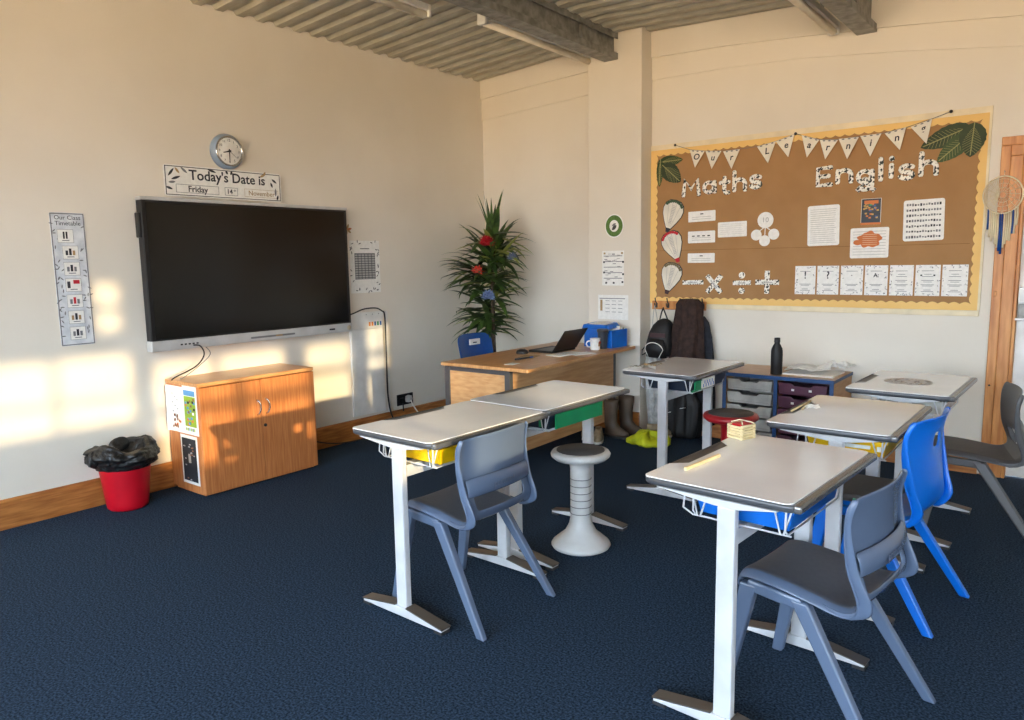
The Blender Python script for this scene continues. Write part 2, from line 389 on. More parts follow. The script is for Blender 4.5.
for k, label, x, y, rz in (
    ('A', 'white topped table nearest the red bin, slate chair pushed in, yellow tray', 2.65, -3.405, -.025),
    ('B', 'white topped table with green tray in front of the teacher desk', 2.65, -2.625, -.02),
    ('C', 'nearest white topped table with wooden block and stick on it', 4.045, -3.33, -.055),
    ('D', 'white topped table with yellow tray and blue chair behind the nearest table', 4.075, -2.29, -.01),
    ('E', 'white topped table with a circular drawing on it, by the pine door frame', 4.14, -1.235, -.02),
    ('F', 'white topped table with navy tray in front of the hanging coats', 2.795, -1.30, -.02)):
    TB[k] = make_table(label, x, y, rz)
def tray(k, label, m, y0=-.30, y1=.13, x0=-.10, x1=.215, extras=None):
    T = TB[k]; M = Matrix.Translation(T.location) @ Matrix.Rotation(T.rotation_euler.z, 4, 'Z')
    t = thing('storage_tray', label, 'tray', T.location, T.rotation_euler.z, 'trays slung under the tables'); 
    z0, z1 = ZT-.113, ZT-.046; w_ = .004
    g = G(); i = .012
    # tapered open box
    def wall_(a, b, c, d):   # outer bottom a,b ; outer top c,d
        pass
    g.hexa([(x0+i, y0+i, z0), (x1-i, y0+i, z0), (x1-i, y1-i, z0), (x0+i, y1-i, z0)], [(x0+i, y0+i, z0+.004), (x1-i, y0+i, z0+.004), (x1-i, y1-i, z0+.004), (x0+i, y1-i, z0+.004)])
    g.hexa([(x0+i, y0+i, z0), (x1-i, y0+i, z0), (x1-i, y0+i+w_, z0), (x0+i, y0+i+w_, z0)], [(x0, y0, z1), (x1, y0, z1), (x1, y0+w_, z1), (x0, y0+w_, z1)])
    g.hexa([(x0+i, y1-i-w_, z0), (x1-i, y1-i-w_, z0), (x1-i, y1-i, z0), (x0+i, y1-i, z0)], [(x0, y1-w_, z1), (x1, y1-w_, z1), (x1, y1, z1), (x0, y1, z1)])
    g.hexa([(x0+i, y0+i, z0), (x0+i+w_, y0+i, z0), (x0+i+w_, y1-i, z0), (x0+i, y1-i, z0)], [(x0, y0, z1), (x0+w_, y0, z1), (x0+w_, y1, z1), (x0, y1, z1)])
    g.hexa([(x1-i-w_, y0+i, z0), (x1-i, y0+i, z0), (x1-i, y1-i, z0), (x1-i-w_, y1-i, z0)], [(x1-w_, y0, z1), (x1, y0, z1), (x1, y1, z1), (x1-w_, y1, z1)])
    obj('tray_body', g, m, t, bevel=.002)
    g = G(); g.box(x0-.006, x1+.006, y0-.006, y0+.003, z1-.008, z1); g.box(x0-.006, x1+.006, y1-.003, y1+.006, z1-.008, z1); g.box(x0-.006, x0+.003, y0, y1, z1-.008, z1); g.box(x1-.003, x1+.006, y0, y1, z1-.008, z1)
    obj('lip', g, m, t)
    return t, x1, y0, z0, z1
tray('A', 'bright yellow tray under the table nearest the red bin', YEL)
tr, x1, y0, z0, z1 = tray('B', 'green fronted tray under the table before the teacher desk', NAVY, -.31, .14)
g = G(); g.box(x1+.006, x1+.013, y0+.035, .15, z0-.002, z1+.006); obj('front_panel', g, GRN, tr, bevel=.002)
g = G(); g.box(x1-.06, x1-.045, y0-.008, y0-.001, z0+.01, z1-.004); obj('front_panel', g, GRN, tr)
tr, x1, y0, z0, z1 = tray('C', 'blue tray under the nearest table', BLU, -.305, .13)
tr, x1, y0, z0, z1 = tray('D', 'yellow tray with white pieces inside, under the middle right table', YEL, -.305, .13)
g = G(); g.box(x1-.16, x1-.06, y0-.003, y0+.001, z0+.03, z0+.045); g.box(x1-.035, x1-.02, y0-.003, y0+.001, z0+.025, z0+.045); obj('sticker', g, PAPER, tr)
tray('E', 'clear grey tray under the table by the pine door frame', CLEAR)
tr, x1, y0, z0, z1 = tray('F', 'navy tray with green and blue stickers, before the coats', NAVY, -.31, .20)
g = G(); g.box(x1-.002, x1+.008, y0+.02, y0+.10, z0+.006, z1-.002); g.box(x1-.002, x1+.009, y0-.015, y0+.05, z0+.002, z0+.012); obj('sticker', g, GRN, tr)['label'] = 'ragged green sticker'
g = G(); g.box(x1-.002, x1+.008, y0+.12, y0+.30, z0+.008, z1+.002, 0)
for q in range(9):
    yy = y0+.13+q*.018; g.box(x1+.008, x1+.009, yy, yy+.01, z0+.015+.02*(q % 2), z0+.035+.02*(q % 2), 1)
obj('sticker', g, [PAPER, BLU], tr)['label'] = 'blue and white patterned sticker'

# ================================================================ CHAIRS (moulded, facing local -x)
def make_chair(label, x, y, rz, m, md, text_=False, bucket=False):
    t = thing('school_chair', label, 'chair', (x, y, 0), rz, 'one piece plastic school chairs')
    rows = [(-.222, .415, .185), (-.222, .440, .192), (-.212, .463, .198), (-.17, .471, .202), (-.10, .466, .205), (-.03, .458, .208), (.05, .445, .210), (.11, .433, .212), (.155, .440, .215), (.180, .464, .217), (.186, .492, .218),
            (.183, .522, .220), (.176, .560, .222), (.168, .60, .224), (.163, .66, .228), (.163, .72, .231), (.168, .772, .232), (.178, .800, .222)]
    if bucket: rows = rows[:8]+[(.140, .430, .190), (.178, .462, .196), (.192, .51, .204), (.192, .56, .212), (.187, .61, .219), (.180, .66, .225), (.177, .715, .230), (.180, .77, .230), (.190, .820, .228), (.206, .850, .216)]
    NV = 14; V = []; slot = (10, 12)
    for i, (px, pz, hw) in enumerate(rows):
        for j in range(NV+1):
            v = -1+2*j/NV; vv = v*hw
            back = min(1, max(0, (pz-.44)/.12)) if px > 0 else 0
            dx = -(.055 if bucket else .035)*(v*v)*back; dz = (.014*abs(v)**3 - .004)*(1-back) - (.028*max(0, abs(v)-.86)/.14)*(1-back)
            if i >= len(rows)-2: dz -= .012*abs(v)**4
            V.append((px+dx, vv, pz+dz))
    F = []; n = NV+1
    for i in range(len(rows)-1):
        for j in range(NV):
            if not bucket and slot[0] <= i < slot[1] and 2 <= j < NV-2: continue
            if bucket and i == 14 and 6 <= j < 8: continue
            F.append((i*n+j, i*n+j+1, (i+1)*n+j+1, (i+1)*n+j))
    nf = [f for f in F if f[0]//n < 7]
    g = G(); g.add(V, F, 0, True)
    for q, f in enumerate(F):
        r_ = f[0]//n; c_ = f[0] % n
        if 1 < r_ < 8 and 1 <= c_ < NV-1: g.m[q] = 1
    o = obj('seat_shell', g, [m, md], t, solid=.011, sub=2)
    # rolled side flanges running up the back
    for sg in (-1, 1):
        g = G(); V = []
        R2 = rows[6:]
        for i, (px, pz, hw) in enumerate(R2):
            k = i/(len(R2)-1); dp = .052*sin(pi*min(1, k*1.0+.12))**.6 if k < .9 else .03
            back = min(1, max(0, (pz-.44)/.12)); dx = -(.055 if bucket else .035)*back
            if pz < .44: dirx, dirz = .25, -1
            else: dirx, dirz = 1, -.25
            L_ = sqrt(dirx**2+dirz**2); dirx /= L_; dirz /= L_
            a = (px+dx, sg*hw, pz); b = (px+dx+dirx*dp*.9, sg*(hw-.006), pz+dirz*dp*.9)
            c = (b[0]-dirx*.002, sg*(hw-.017), b[2]); d = (a[0], sg*(hw-.012), a[2])
            V += [a, b, c, d]
        F = []
        for i in range(len(R2)-1): F += [(i*4+j, i*4+(j+1) % 4, (i+1)*4+(j+1) % 4, (i+1)*4+j) for j in range(4)]
        F += [(0, 1, 2, 3), tuple(4*(len(R2)-1)+j for j in (3, 2, 1, 0))]
        g.add(V, F, 0, True); obj('side_flange', g, m, t, sub=1)
    # lower lumbar band behind the slot
    g = G(); V = []
    if bucket: n = 0
    for px, pz in (() if bucket else ((.184, .556), (.203, .560), (.199, .612), (.180, .632))):
        for j in range(NV+1):
            v = -1+2*j/NV; V.append((px-.03*v*v, v*.205, pz-.006*v*v))
    F = [(i*n+j, i*n+j+1, (i+1)*n+j+1, (i+1)*n+j) for i in range(3) for j in range(NV)]
    if not bucket: g.add(V, F, 0, True); lb = obj('lumbar_band', g, m, t, solid=.008, sub=1)
    if text_:
        tx = text('lettering', 'postura+', .038, (0, 0, 0), 't', mat('moulded lettering', (78, 90, 112), .5), t, ex=.0008)
        tx.location = (.208, -.01, .592); tx.rotation_euler = (0, -.08, 0)
    # legs: channel section, splayed, joined by a rail on each side
    for sg in (-1, 1):
        g = G(); g.bar((-.185, sg*.186, .425), (.0, sg*.190, .412), .034, .040)
        obj('rail', g, m, t, bevel=.008)
        for a, b in (((-.180, sg*.186, .43), (-.262, sg*.218, 0)), ((-.010, sg*.190, .425), (.262, sg*.243, 0))):
            fw = 1 if b[0] > 0 else -1
            A = [(a[0]-.030, a[1]-.018, a[2]), (a[0]+.030, a[1]-.018, a[2]), (a[0]+.030, a[1]+.018, a[2]), (a[0]-.030, a[1]+.018, a[2])]
            B = [(b[0]-.020, b[1]-.015, b[2]), (b[0]+.020, b[1]-.015, b[2]), (b[0]+.020, b[1]+.015, b[2]), (b[0]-.020, b[1]+.015, b[2])]
            g = G(); g.hexa(B, A); obj('leg', g, m, t, bevel=.007, seg=3)
    for xr, zr in ((-.15, .418), (-.02, .408)):
        g = G(); g.bar((xr, -.18, zr), (xr, .18, zr), .03, .03); obj('seat_rib', g, m, t)
    return t
make_chair('slate blue chair pushed under the table nearest the red bin', 2.812, -3.482, 0, SLATE, SLATED, text_=True)
make_chair('slate blue chair at the nearest table, in the foreground', 4.275, -3.35, -.12, SLATE, SLATED, text_=True)
make_chair('bright blue chair at the table with the yellow tray, behind the nearest slate chair', 4.258, -2.385, -.14, BLUEC, BLUEC, bucket=True)
make_chair('charcoal grey chair by the pine door frame, cut by the right edge', 4.465, -1.225, .22, CHAR, CHARD)
# cushion on the blue chair
t = thing('seat_cushion', 'dark grey seat cushion with green tag on the blue pupil chair', 'cushion', (4.19, -2.42, .468))
g = G(); g.prism(rrect(-.17, .13, -.17, .17, .05), 0, .035); obj('pad', g, CHARD, t, bevel=.012, seg=3)
g = G(); g.box(-.02, .06, -.185, -.168, .0, .02); obj('label_tag', g, GRN, t)
# teacher chair
t = thing('office_chair', 'deep blue plastic chair behind the teacher desk', 'chair', (.64, -.93, 0), 0)
g = G(); V = []; NV = 10
for px, pz, hw in ((-.0, .52, .20), (.0, .60, .215), (-.02, .72, .225), (-.035, .80, .228), (-.045, .85, .222), (-.05, .873, .20)):
    for j in range(NV+1): v = -1+2*j/NV; V.append((px+.04*v*v, v*hw, pz-(.015*v**4 if pz > .84 else 0)))
g.add(V, [(i*11+j, i*11+j+1, (i+1)*11+j+1, (i+1)*11+j) for i in range(5) for j in range(NV)], 0, True)
obj('backrest', g, BLUED, t, solid=.014, sub=2)
g = G(); g.prism(rrect(.0, .42, -.21, .21, .06), .43, .465); obj('seat', g, BLUED, t, bevel=.01)
g = G(); g.bar((.04, 0, .52), (.04, 0, .45), .3, .03); obj('back_post', g, BLUED, t)
for a, b in ((-1, -1), (-1, 1), (1, -1), (1, 1)):
    g = G(); g.bar((.21+a*.15, b*.17, .43), (.21+a*.22, b*.22, 0), .035, .03); obj('leg', g, BLUED, t, bevel=.006)
g = G(); g.box(-.004, .012, -.075, .055, .775, .825); o = obj('paper_label', g, PAPER, t); o['label'] = 'white taped label on the backrest'
g = G(); g.box(.012, .0125, -.04, .01, .79, .80); o2 = obj('print', g, INK, o)

# ================================================================ STOOLS
def stool(label, x, y, h, rt, m, padm, rings=True):
    t = thing('wobble_stool', label, 'stool', (x, y, 0))
    g = G(); g.lathe([(.0, .0), (.13, .0), (.150, .010), (.156, .020), (.150, .032), (.120, .058), (.084, .088), (.062, .13), (.054, .17), (.054, h-.10), (.058, h-.075), (.085, h-.052)], n=40); obj('base', g, m, t)
    if rings:
        g = G()
        for i in range(6):
            z = .19+i*(h-.34)/5; g.lathe([(.0535, z-.002), (.056, z-.002), (.056, z+.002), (.0535, z+.002)], n=32)
        obj('groove', g, GREYINK, t)
    g = G(); g.lathe([(.0, h-.052), (.085, h-.052), (rt-.02, h-.045), (rt-.003, h-.030), (rt, h-.018), (rt-.008, h-.005), (rt-.024, h), (0, h)], n=48); obj('seat', g, m, t)
    g = G(); g.lathe([(rt-.03, h-.001), (rt-.032, h+.004), (0, h+.006)], n=48); obj('pad', g, padm, t)
stool('light grey wobble stool with dark pad beside the green tray table', 2.87, -2.68, .525, .155, mat('light grey plastic', (206, 206, 204), .35), CHARD)
stool('red rimmed stool with dark pad behind the nearest table', 3.25, -1.62, .578, .162, DRED, mat('dark stool pad', (72, 68, 68), .6), False)

# ================================================================ SCREEN
t = thing('interactive_screen', 'large dark interactive screen with silver bezel on the left wall', 'screen', (-.014, -2.672, .947))
g = G(); g.box(.03, .098, -.829, .829, 0, 1.0); obj('housing', g, BLACKM, t, bevel=.006)
g = G(); g.box(.03, .104, -.834, .834, -.003, .068); o = obj('bottom_bezel', g, SILV, t, bevel=.006)
g = G(); g.prism(rrect(-.11, .27, .020, .034, .006), .1045, .106, 'yz'); g.prism(rrect(.10, .16, .022, .032, .004), .106, .1065, 'yz', 1); obj('pen_slot', g, [GREYINK, TANINK], o)
g = G()
for q in range(5): g.box(.104, .1055, -.64+q*.028, -.625+q*.028, .026, .036)
g.lathe([(.007, .1055), (0, .1056)], (0, .64, .03), 16, axis='x'); g.box(.104, .1055, .60, .655, .023, .036)
obj('port', g, BLACK, o)
g = G(); g.lathe([(.02, .104), (.02, .1056), (0, .1056)], (0, .80, .03), 24, axis='x', m=0); obj('power_button', g, mat('pale bronze', (200, 186, 158), .4), o)
g = G(); g.box(.03, .104, -.834, .834, .98, 1.003); obj('top_trim', g, SILV, t, bevel=.004)
g = G(); g.box(.096, .1005, -.825, .825, .068, .98); obj('bezel', g, BLACK, t)
g = G(); g.box(.1, .1015, -.80, .80, .078, .965); obj('glass', g, SCREEN, t)
g = G(); g.box(.045, .09, -.850, -.829, .74, .90); obj('side_speaker', g, BLACK, t, bevel=.006)
g = G(); g.box(.015, .03, -.3, .3, .3, .7); obj('wall_mount', g, STEEL, t)

# clock
t = thing('wall_clock', 'round wall clock with pale blue case showing half past eight', 'clock', (0, -2.83, 2.298))
g = G(); g.lathe([(.122, 0), (.124, .012), (.12, .03), (.112, .042), (.098, .05)], n=48, axis='x'); obj('case', g, mat('pale blue plastic', (136, 152, 170), .35), t)
g = G(); g.lathe([(.104, .044), (.105, .054), (.098, .058), (.092, .052), (.092, .044)], n=48, axis='x'); obj('rim', g, CHROME, t)
g = G(); g.lathe([(.1, .042), (.096, .046), (0, .046)], n=48, axis='x'); o = obj('face', g, PAPER, t)
for h_ in range(1, 13):
    a = pi/2-h_*pi/6; text('numeral', str(h_), .024, (.0468, .074*cos(a), .074*sin(a)), 't', INK, o, ex=.0002)
def hand(name, ang, L, w_, x):
    a = radians(90-ang); g = G(); c_, s_ = cos(a), sin(a)
    P = [(-.015, -w_/2), (L, -w_/4), (L, w_/4), (-.015, w_/2)]
    P = [(p*c_-q*s_, p*s_+q*c_) for p, q in P]; g.prism(P, x, x+.001, 'yz'); obj(name, g, BLACK, t)
hand('hour_hand', 255, .048, .012, .0478); hand('minute_hand', 181, .072, .009, .049); hand('second_hand', 128, .075, .003, .0502)
g = G(); g.lathe([(.006, .047), (.006, .052), (0, .052)], n=16, axis='x'); obj('hub', g, BLACK, t)

# date poster
t = thing('date_poster', "laminated poster reading Today's Date is, leaning above the screen", 'poster', (.0, -2.862, 1.966))
def frame_poly(g, y0, y1, z0, z1, x, w_, m):
    g.box(x, x+.0006, y0, y1, z0, z0+w_, m); g.box(x, x+.0006, y0, y1, z1-w_, z1, m); g.box(x, x+.0006, y0, y0+w_, z0, z1, m); g.box(x, x+.0006, y1-w_, y1, z0, z1, m)
g = G(); g.prism(rrect(-.449, .449, 0, .207, .02), .03, .034, 'yz'); obj('sheet', g, PAPER, t)
g = G(); frame_poly(g, -.44, .44, .008, .199, .0341, .005, 0); obj('border', g, INK, t)
text('lettering', "Today's Date is", .094, (.035, .02, .145), 't', INK, t, off=.0015)
g = G(); frame_poly(g, -.37, -.06, .026, .082, .0343, .003, 0); frame_poly(g, -.015, .085, .026, .082, .0343, .003, 0); frame_poly(g, .14, .42, .026, .082, .0343, .002, 1); obj('box_outline', g, [GREYINK, TANINK], t)
text('lettering', 'Friday', .058, (.035, -.215, .052), 't', INK, t, off=.0008)
text('lettering', '14', .046, (.035, .022, .052), 't', INK, t, off=.0008); text('lettering', 'th', .022, (.035, .062, .063), 't', INK, t)
text('lettering', 'November', .05, (.035, .28, .052), 't', TANINK, t)
def leaf(g, c, ang, L, w_, x, m=0, plane='yz'):
    P = []
    for k in range(9): u = k/8; P.append((u*L, w_*sin(pi*u)**.8/2))
    for k in range(7, 0, -1): u = k/8; P.append((u*L, -w_*sin(pi*u)**.8/2))
    c_, s_ = cos(ang), sin(ang); P = [(c[0]+p*c_-q*s_, c[1]+p*s_+q*c_) for p, q in P]
    if plane == 'yz': g.prism(P, x, x+.0006, 'yz', m)
    else: g.prism(P[::-1], x, x-.0006, 'xz', m)
g = G()
for c, a, L, q in (((-.42, .13), .9, .07, 1), ((-.40, .11), .35, .07, 1), ((-.37, .19), -.9, .05, 2), ((-.33, .195), -.7, .06, 0), ((-.42, .09), .1, .05, 0), ((-.44, .06), -.3, .05, 1), ((.27, .17), .5, .06, 2), ((.30, .18), 1.0, .04, 2), ((.37, .165), -.6, .05, 1), ((.36, .14), -1.2, .04, 1), ((.40, .10), -1.6, .06, 0), ((.42, .05), -1.9, .04, 1), ((-.14, .197), -.3, .07, 1), ((.05, .197), -2, .03, 1), ((.0, .197), -1, .03, 1)): leaf(g, c, a, L, .016, .0345, q)
obj('leaf_print', g, [GREYINK, INK, TANINK], t)

# timetable strip
t = thing('timetable_strip', 'tall narrow laminated picture timetable on the wall left of the screen', 'poster', (0, -3.91, 1.03))
g = G(); g.prism(rrect(-.098, .095, 0, .802, .012), .0, .004, 'yz'); obj('sheet', g, mat('glossy laminate', (226, 228, 230), .18, c2=(196, 200, 206), scale=14, bump=.5, bscale=16), t)
g = G(); frame_poly(g, -.096, .093, .003, .799, .0042, .006, 0)
for i in range(46):
    s = random.choice((-1, 1)); leaf(g, (s*random.uniform(.058, .085), random.uniform(.02, .74)), random.uniform(0, 6.28), .026, .007, .0043, 0)
obj('leaf_print', g, [GREYINK, INK], t)
text('lettering', 'Our Class', .036, (.0045, 0, .772), 't', INK, t); text('lettering', 'Timetable', .036, (.0045, 0, .738), 't', INK, t)
for i in range(7):
    z = .665-i*.098; off_ = -.02 if i == 0 else 0
    o = G(); o.prism(rrect(-.045+off_, .045+off_, z-.042, z+.038, .006), .004, .006, 'yz'); c = obj('picture_card', o, PAPER, t)
    o = G(); frame_poly(o, -.045+off_, .045+off_, z-.042, z+.038, .006, .0018, 1)
    o.box(.006, .0066, -.02+off_, .02+off_, z-.031, z-.026, 1)
    col = [0, 0, 0, 2, 2, 3, 0][i]
    if i == 0: o.box(.006, .0066, -.034, -.024, z-.018, z+.024, 0); o.box(.006, .0066, -.018, -.008, z-.018, z+.024, 0)
    elif i == 3: o.box(.006, .0066, .0, .035, z+.005, z+.028, 2); o.box(.006, .0066, -.035, -.018, z-.02, z+.02, 0)
    else:
        for q in range(3): o.box(.006, .0066, -.028+q*.02, -.014+q*.02, z-.018, z+.010+.012*(q % 2), (col, 0, 3)[q] if i in (5, 1) else col if q == 1 else 1)
    obj('picture', o, [INK, GREYINK, RED, TANINK], c)

# poster right of the screen
t = thing('grid_poster', 'white poster with a grey number grid, right of the screen', 'poster', (0, -1.595, 1.25))
g = G(); g.box(0, .003, -.163, .163, 0, .44); obj('sheet', g, PAPER, t)
g = G(); g.box(.003, .0036, -.115, .11, .115, .335, 0)
for i in range(6): g.box(.0036, .004, -.11+i*.037, -.083+i*.037, .12, .33, 1)
for i in range(11): g.box(.004, .0044, -.115, .11, .126+i*.02, .131+i*.02, 2)
g.box(.003, .0036, -.05, .05, .37, .376, 2)
for i in range(34):
    e_ = random.random(); y_, z_ = (random.uniform(-.15, .15), random.choice((.02, .42))) if e_ < .5 else (random.choice((-.145, .14)), random.uniform(.03, .40))
    leaf(g, (y_, z_), random.uniform(0, 6.28), .028, .008, .0032, random.choice((0, 2, 2)))
obj('print', g, [GREYINK, PALEINK, INK], t)
t = thing('sticker_bunch', 'small brown leaf sticker at the top right corner of the screen', 'sticker', (0, -1.775, 1.78))
g = G()
for a, m_ in ((1.2, 0), (2.2, 1), (-.6, 0), (.2, 1), (-1.8, 0)): leaf(g, (0, 0), a, .05, .02, .002+.001*m_, m_)
obj('leaf_cluster', g, [TANINK, mat('terracotta', (190, 110, 60), .6)], t)

# white equipment panel and cables on the wall
t = thing('wall_panel', 'white connection panel with coloured squares right of the screen', 'panel', (0, -1.55, .20))
g = G(); g.box(.0, .022, -.25, .105, 0, .74); obj('lower_cover', g, WHITE, t, bevel=.003)
g = G(); g.box(.0, .026, -.25, .11, .742, .885); o = obj('connection_plate', g, WHITE, t, bevel=.003)
cols = [mat('orange square', (226, 140, 60), .5), mat('orange square', (226, 140, 60), .5), mat('blue square', (50, 100, 160), .5), GRN, mat('blue square', (50, 100, 160), .5)]
for i in range(5):
    g = G(); g.box(.026, .028, -.055+i*.031, -.036+i*.031, .765, .80); obj('badge', g, cols[i], o)
g = G()
for i in range(3): g.lathe([(.004, .026), (.004, .028), (0, .028)], (0, -.08+i*.07, .865), 10, axis='x')
obj('screw', g, GREYINK, o)
def cable(name, label, pts, r, m):
    g = G(); P = [Vector(p) for p in pts]; Q = []
    for i in range(len(P)-1):
        p0 = P[max(i-1, 0)]; p1 = P[i]; p2 = P[i+1]; p3 = P[min(i+2, len(P)-1)]
        for k in range(6):
            u = k/6; Q.append(.5*((2*p1)+(p2-p0)*u+(2*p0-5*p1+4*p2-p3)*u*u+(3*p1-p0-3*p2+p3)*u**3))
    Q.append(P[-1]); g.tube(Q, r, 8); o = obj(name, g, m); tag(o, label, 'cable'); return o
cable('power_cable', 'black cable hanging from the screen down to the cupboard top', [(.105, -3.23, .968), (.14, -3.20, .96), (.16, -3.19, .90), (.17, -3.26, .83), (.16, -3.40, .775), (.16, -3.43, .757)], .005, BLACK)
cable('thin_cable', 'thin grey cable curving from the screen to the cupboard top', [(.06, -3.12, .945), (.08, -3.10, .89), (.10, -3.20, .82), (.13, -3.33, .76), (.14, -3.36, .757)], .003, GREYINK)
cable('video_cable', 'black cable arching from the screen edge over the white panel', [(.06, -1.86, 1.075), (.04, -1.78, 1.085), (.035, -1.66, 1.115), (.03, -1.52, 1.115), (.03, -1.45, 1.085)], .006, BLACK)
cable('panel_cable', 'black cable running down the right edge of the white panel', [(.034, -1.45, 1.085), (.036, -1.428, 1.03), (.034, -1.426, .7), (.036, -1.428, .35), (.05, -1.41, .17), (.06, -1.36, .08), (.05, -1.3, .01)], .007, BLACK)
g = G(); g.box(0, .014, -1.395, -1.375, .176, 1.08); tag(obj('cable_trunking', g, WHITE, bevel=.002), 'slim white cable trunking beside the connection panel', 'trunking')
t = thing('wall_socket', 'black double wall socket with plugs above the skirting', 'socket', (0, -1.195, .26))
g = G(); g.box(0, .012, -.098, .098, -.05, .052); obj('plate', g, BLACK, t, bevel=.004)
g = G(); g.box(.012, .035, -.075, -.03, -.03, .02); g.tube([(.03, -.05, -.03), (.035, -.05, -.10)], .006, 8); obj('plug', g, BLACK, t, bevel=.005)
g = G(); g.box(.012, .04, .0, .055, -.025, .03); g.lathe([(.034, .012), (.034, .03), (.028, .045), (0, .046)], (0, .03, .002), 20, axis='x'); obj('plug', g, SILV, t)
cable('charger_cable', 'white cable dropping from the wall socket', [(.05, -1.165, .25), (.08, -1.16, .2), (.10, -1.12, .13), (.13, -1.05, .05), (.16, -1.0, .008)], .006, WHITE)
cable('floor_cable', 'black cable running along the skirting beside the cupboard', [(.03, -2.49, .12), (.04, -2.3, .10), (.05, -2.1, .04), (.06, -1.9, .012), (.06, -1.5, .01)], .005, BLACK)
g = G(); g.box(.028, .11, -2.49, -2.42, 0, .17); tag(obj('adaptor_box', g, mat('khaki cardboard', (140, 124, 80), .7), bevel=.003), 'small khaki box beside the cupboard against the skirting', 'box')

# ================================================================ CUPBOARD
t = thing('cupboard', 'low beech two door cupboard below the screen', 'cupboard', (.022, -2.955, 0))
g = G(); g.box(0, .40, -.445, -.425, .02, .725); g.box(0, .40, .425, .445, .02, .725); g.box(0, .02, -.425, .425, .02, .725); g.box(0, .40, -.425, .425, .02, .04); g.box(.02, .385, -.43, .43, 0, .02); obj('carcass', g, BEECH, t, bevel=.002)
g = G(); g.box(0, .41, -.45, .45, .727, .752); obj('top', g, BEECHTOP, t, bevel=.003)
for y0, y1, hy in ((-.444, -.002, -.035), (.002, .444, .035)):
    g = G(); g.box(.40, .418, y0, y1, .015, .722); o = obj('door', g, BEECH, t, bevel=.002)
    sg = -1 if hy < 0 else 1
    g = G(); g.tube([(.418, hy+.0*sg, .585), (.432, hy+.008, .575), (.438, hy+.018, .55), (.438, hy+.018, .52), (.432, hy+.008, .49), (.418, hy, .48)], .005, 8); obj('handle', g, CHROME, o)
g = G(); g.lathe([(.011, .418), (.011, .426), (0, .426)], (0, .02, .40), 16, axis='x'); obj('lock', g, BLACK, t)
# papers stuck to the cupboard's end (faces -Y)
def endsheet(name, label, x0, x1, z0, z1, curl, draw, yy=-3.402):
    t = thing(name, label, 'poster', (0, yy, 0)); g = G(); N_ = 8; V = []
    for i in range(N_+1):
        u = i/N_; x = x0+(x1-x0)*u; k = curl*max(0, .35-u)**2*8
        V += [(x, -.001-k, z0), (x, -.001-k*.6, z1)]
    g.add(V, [(2*i, 2*i+2, 2*i+3, 2*i+1) for i in range(N_)]); obj('sheet', g, PAPER, t, solid=.001)
    g = G(); draw(g); obj('print', g, PRM, t)
PRM = [INK, mat('lime print', (150, 180, 50), .6), mat('sky print', (90, 150, 200), .6), mat('orange print', (214, 120, 56), .6), PALEINK, mat('brown print', (150, 100, 66), .6), PAPER]
def pb(g, x0, x1, z0, z1, m, y=-.0035): g.box(x0, x1, y-.0005, y, z0, z1, m)
def d1(g):
    for i in range(7): pb(g, .10+.03*(i % 3), .12+.03*(i % 3), .66-.02*i, .668-.02*i, 4, -.006)
    for i in range(16): x = random.uniform(.09, .19); z = random.uniform(.43, .53); pb(g, x, x+.014, z, z+.016, random.choice((5, 3, 5)), -.006)
def d2(g):
    pb(g, .245, .405, .42, .72, 6, -.002); pb(g, .255, .395, .665, .70, 2); pb(g, .255, .395, .46, .66, 1, -.003)
    for i in range(22): x = random.uniform(.258, .37); z = random.uniform(.465, .64); pb(g, x, x+.022, z, z+.016, random.choice((2, 2, 3, 6, 5, 0)), -.0035-.0001*i)
    for i in range(6): pb(g, .26+.02*i, .272+.02*i, .43, .45, random.choice((0, 1, 2)))
def d3(g):
    pb(g, .188, .362, .085, .375, 0, -.003); pb(g, .26, .29, .21, .27, 4, -.004)
    for i in range(16): x = random.uniform(.195, .34); z = random.uniform(.09, .36); pb(g, x, x+.018, z, z+.008, 4 if i % 3 else 5, -.004)
endsheet('curled_poster', 'curling white sheet with small brown pictures at the cupboard end, beside the bin', .03, .235, .405, .715, .012, d1)
endsheet('map_poster', 'colourful lime and blue map sheet at the cupboard end corner', .238, .412, .405, .728, 0, d2, -3.403)
endsheet('dark_poster', 'dark photo sheet on the lower end panel of the cupboard', .17, .38, .065, .395, 0, d3)
# ================================================================ BIN
t = thing('waste_bin', 'red plastic waste bin beside the cupboard', 'bin', (.19, -3.785, 0))
g = G(); g.lathe([(0, .0), (.105, 0), (.118, .012), (.124, .05), (.152, .31), (.157, .335), (.153, .335), (.146, .31), (.112, .05), (.1, .015), (0, .015)], n=48); obj('bucket', g, RED, t)
from mathutils import noise
def bagfn(r, z, a):
    p = Vector((cos(a)*r*9, sin(a)*r*9, z*26)); d = abs(noise.noise(p))*1.1+abs(noise.noise(p*2.3))*.55+abs(noise.noise(p*5))*.25-.45
    k = sin(3*a+1.2)*.25+d*1.5
    return max(.003, r+.024*k*min(1, r/.12)), z+(.024*(sin(2*a+4.2)+.4*sin(5*a+.4))+.012*noise.noise(p*1.7))*max(0, (z-.29)*9)
PR = [(.155, .268), (.163, .268), (.178, .288), (.196, .312), (.208, .340), (.204, .366), (.186, .388), (.158, .404), (.134, .396), (.118, .366), (.09, .335), (.05, .315), (0, .31)]; P2 = []
for (a_, b_), (c_, d_) in zip(PR, PR[1:]): P2 += [(a_+(c_-a_)*u/3, b_+(d_-b_)*u/3) for u in range(3)]
g = G(); g.lathe(P2+[PR[-1]], n=110, fn=bagfn, smooth=True); obj('liner', g, BAG, t)
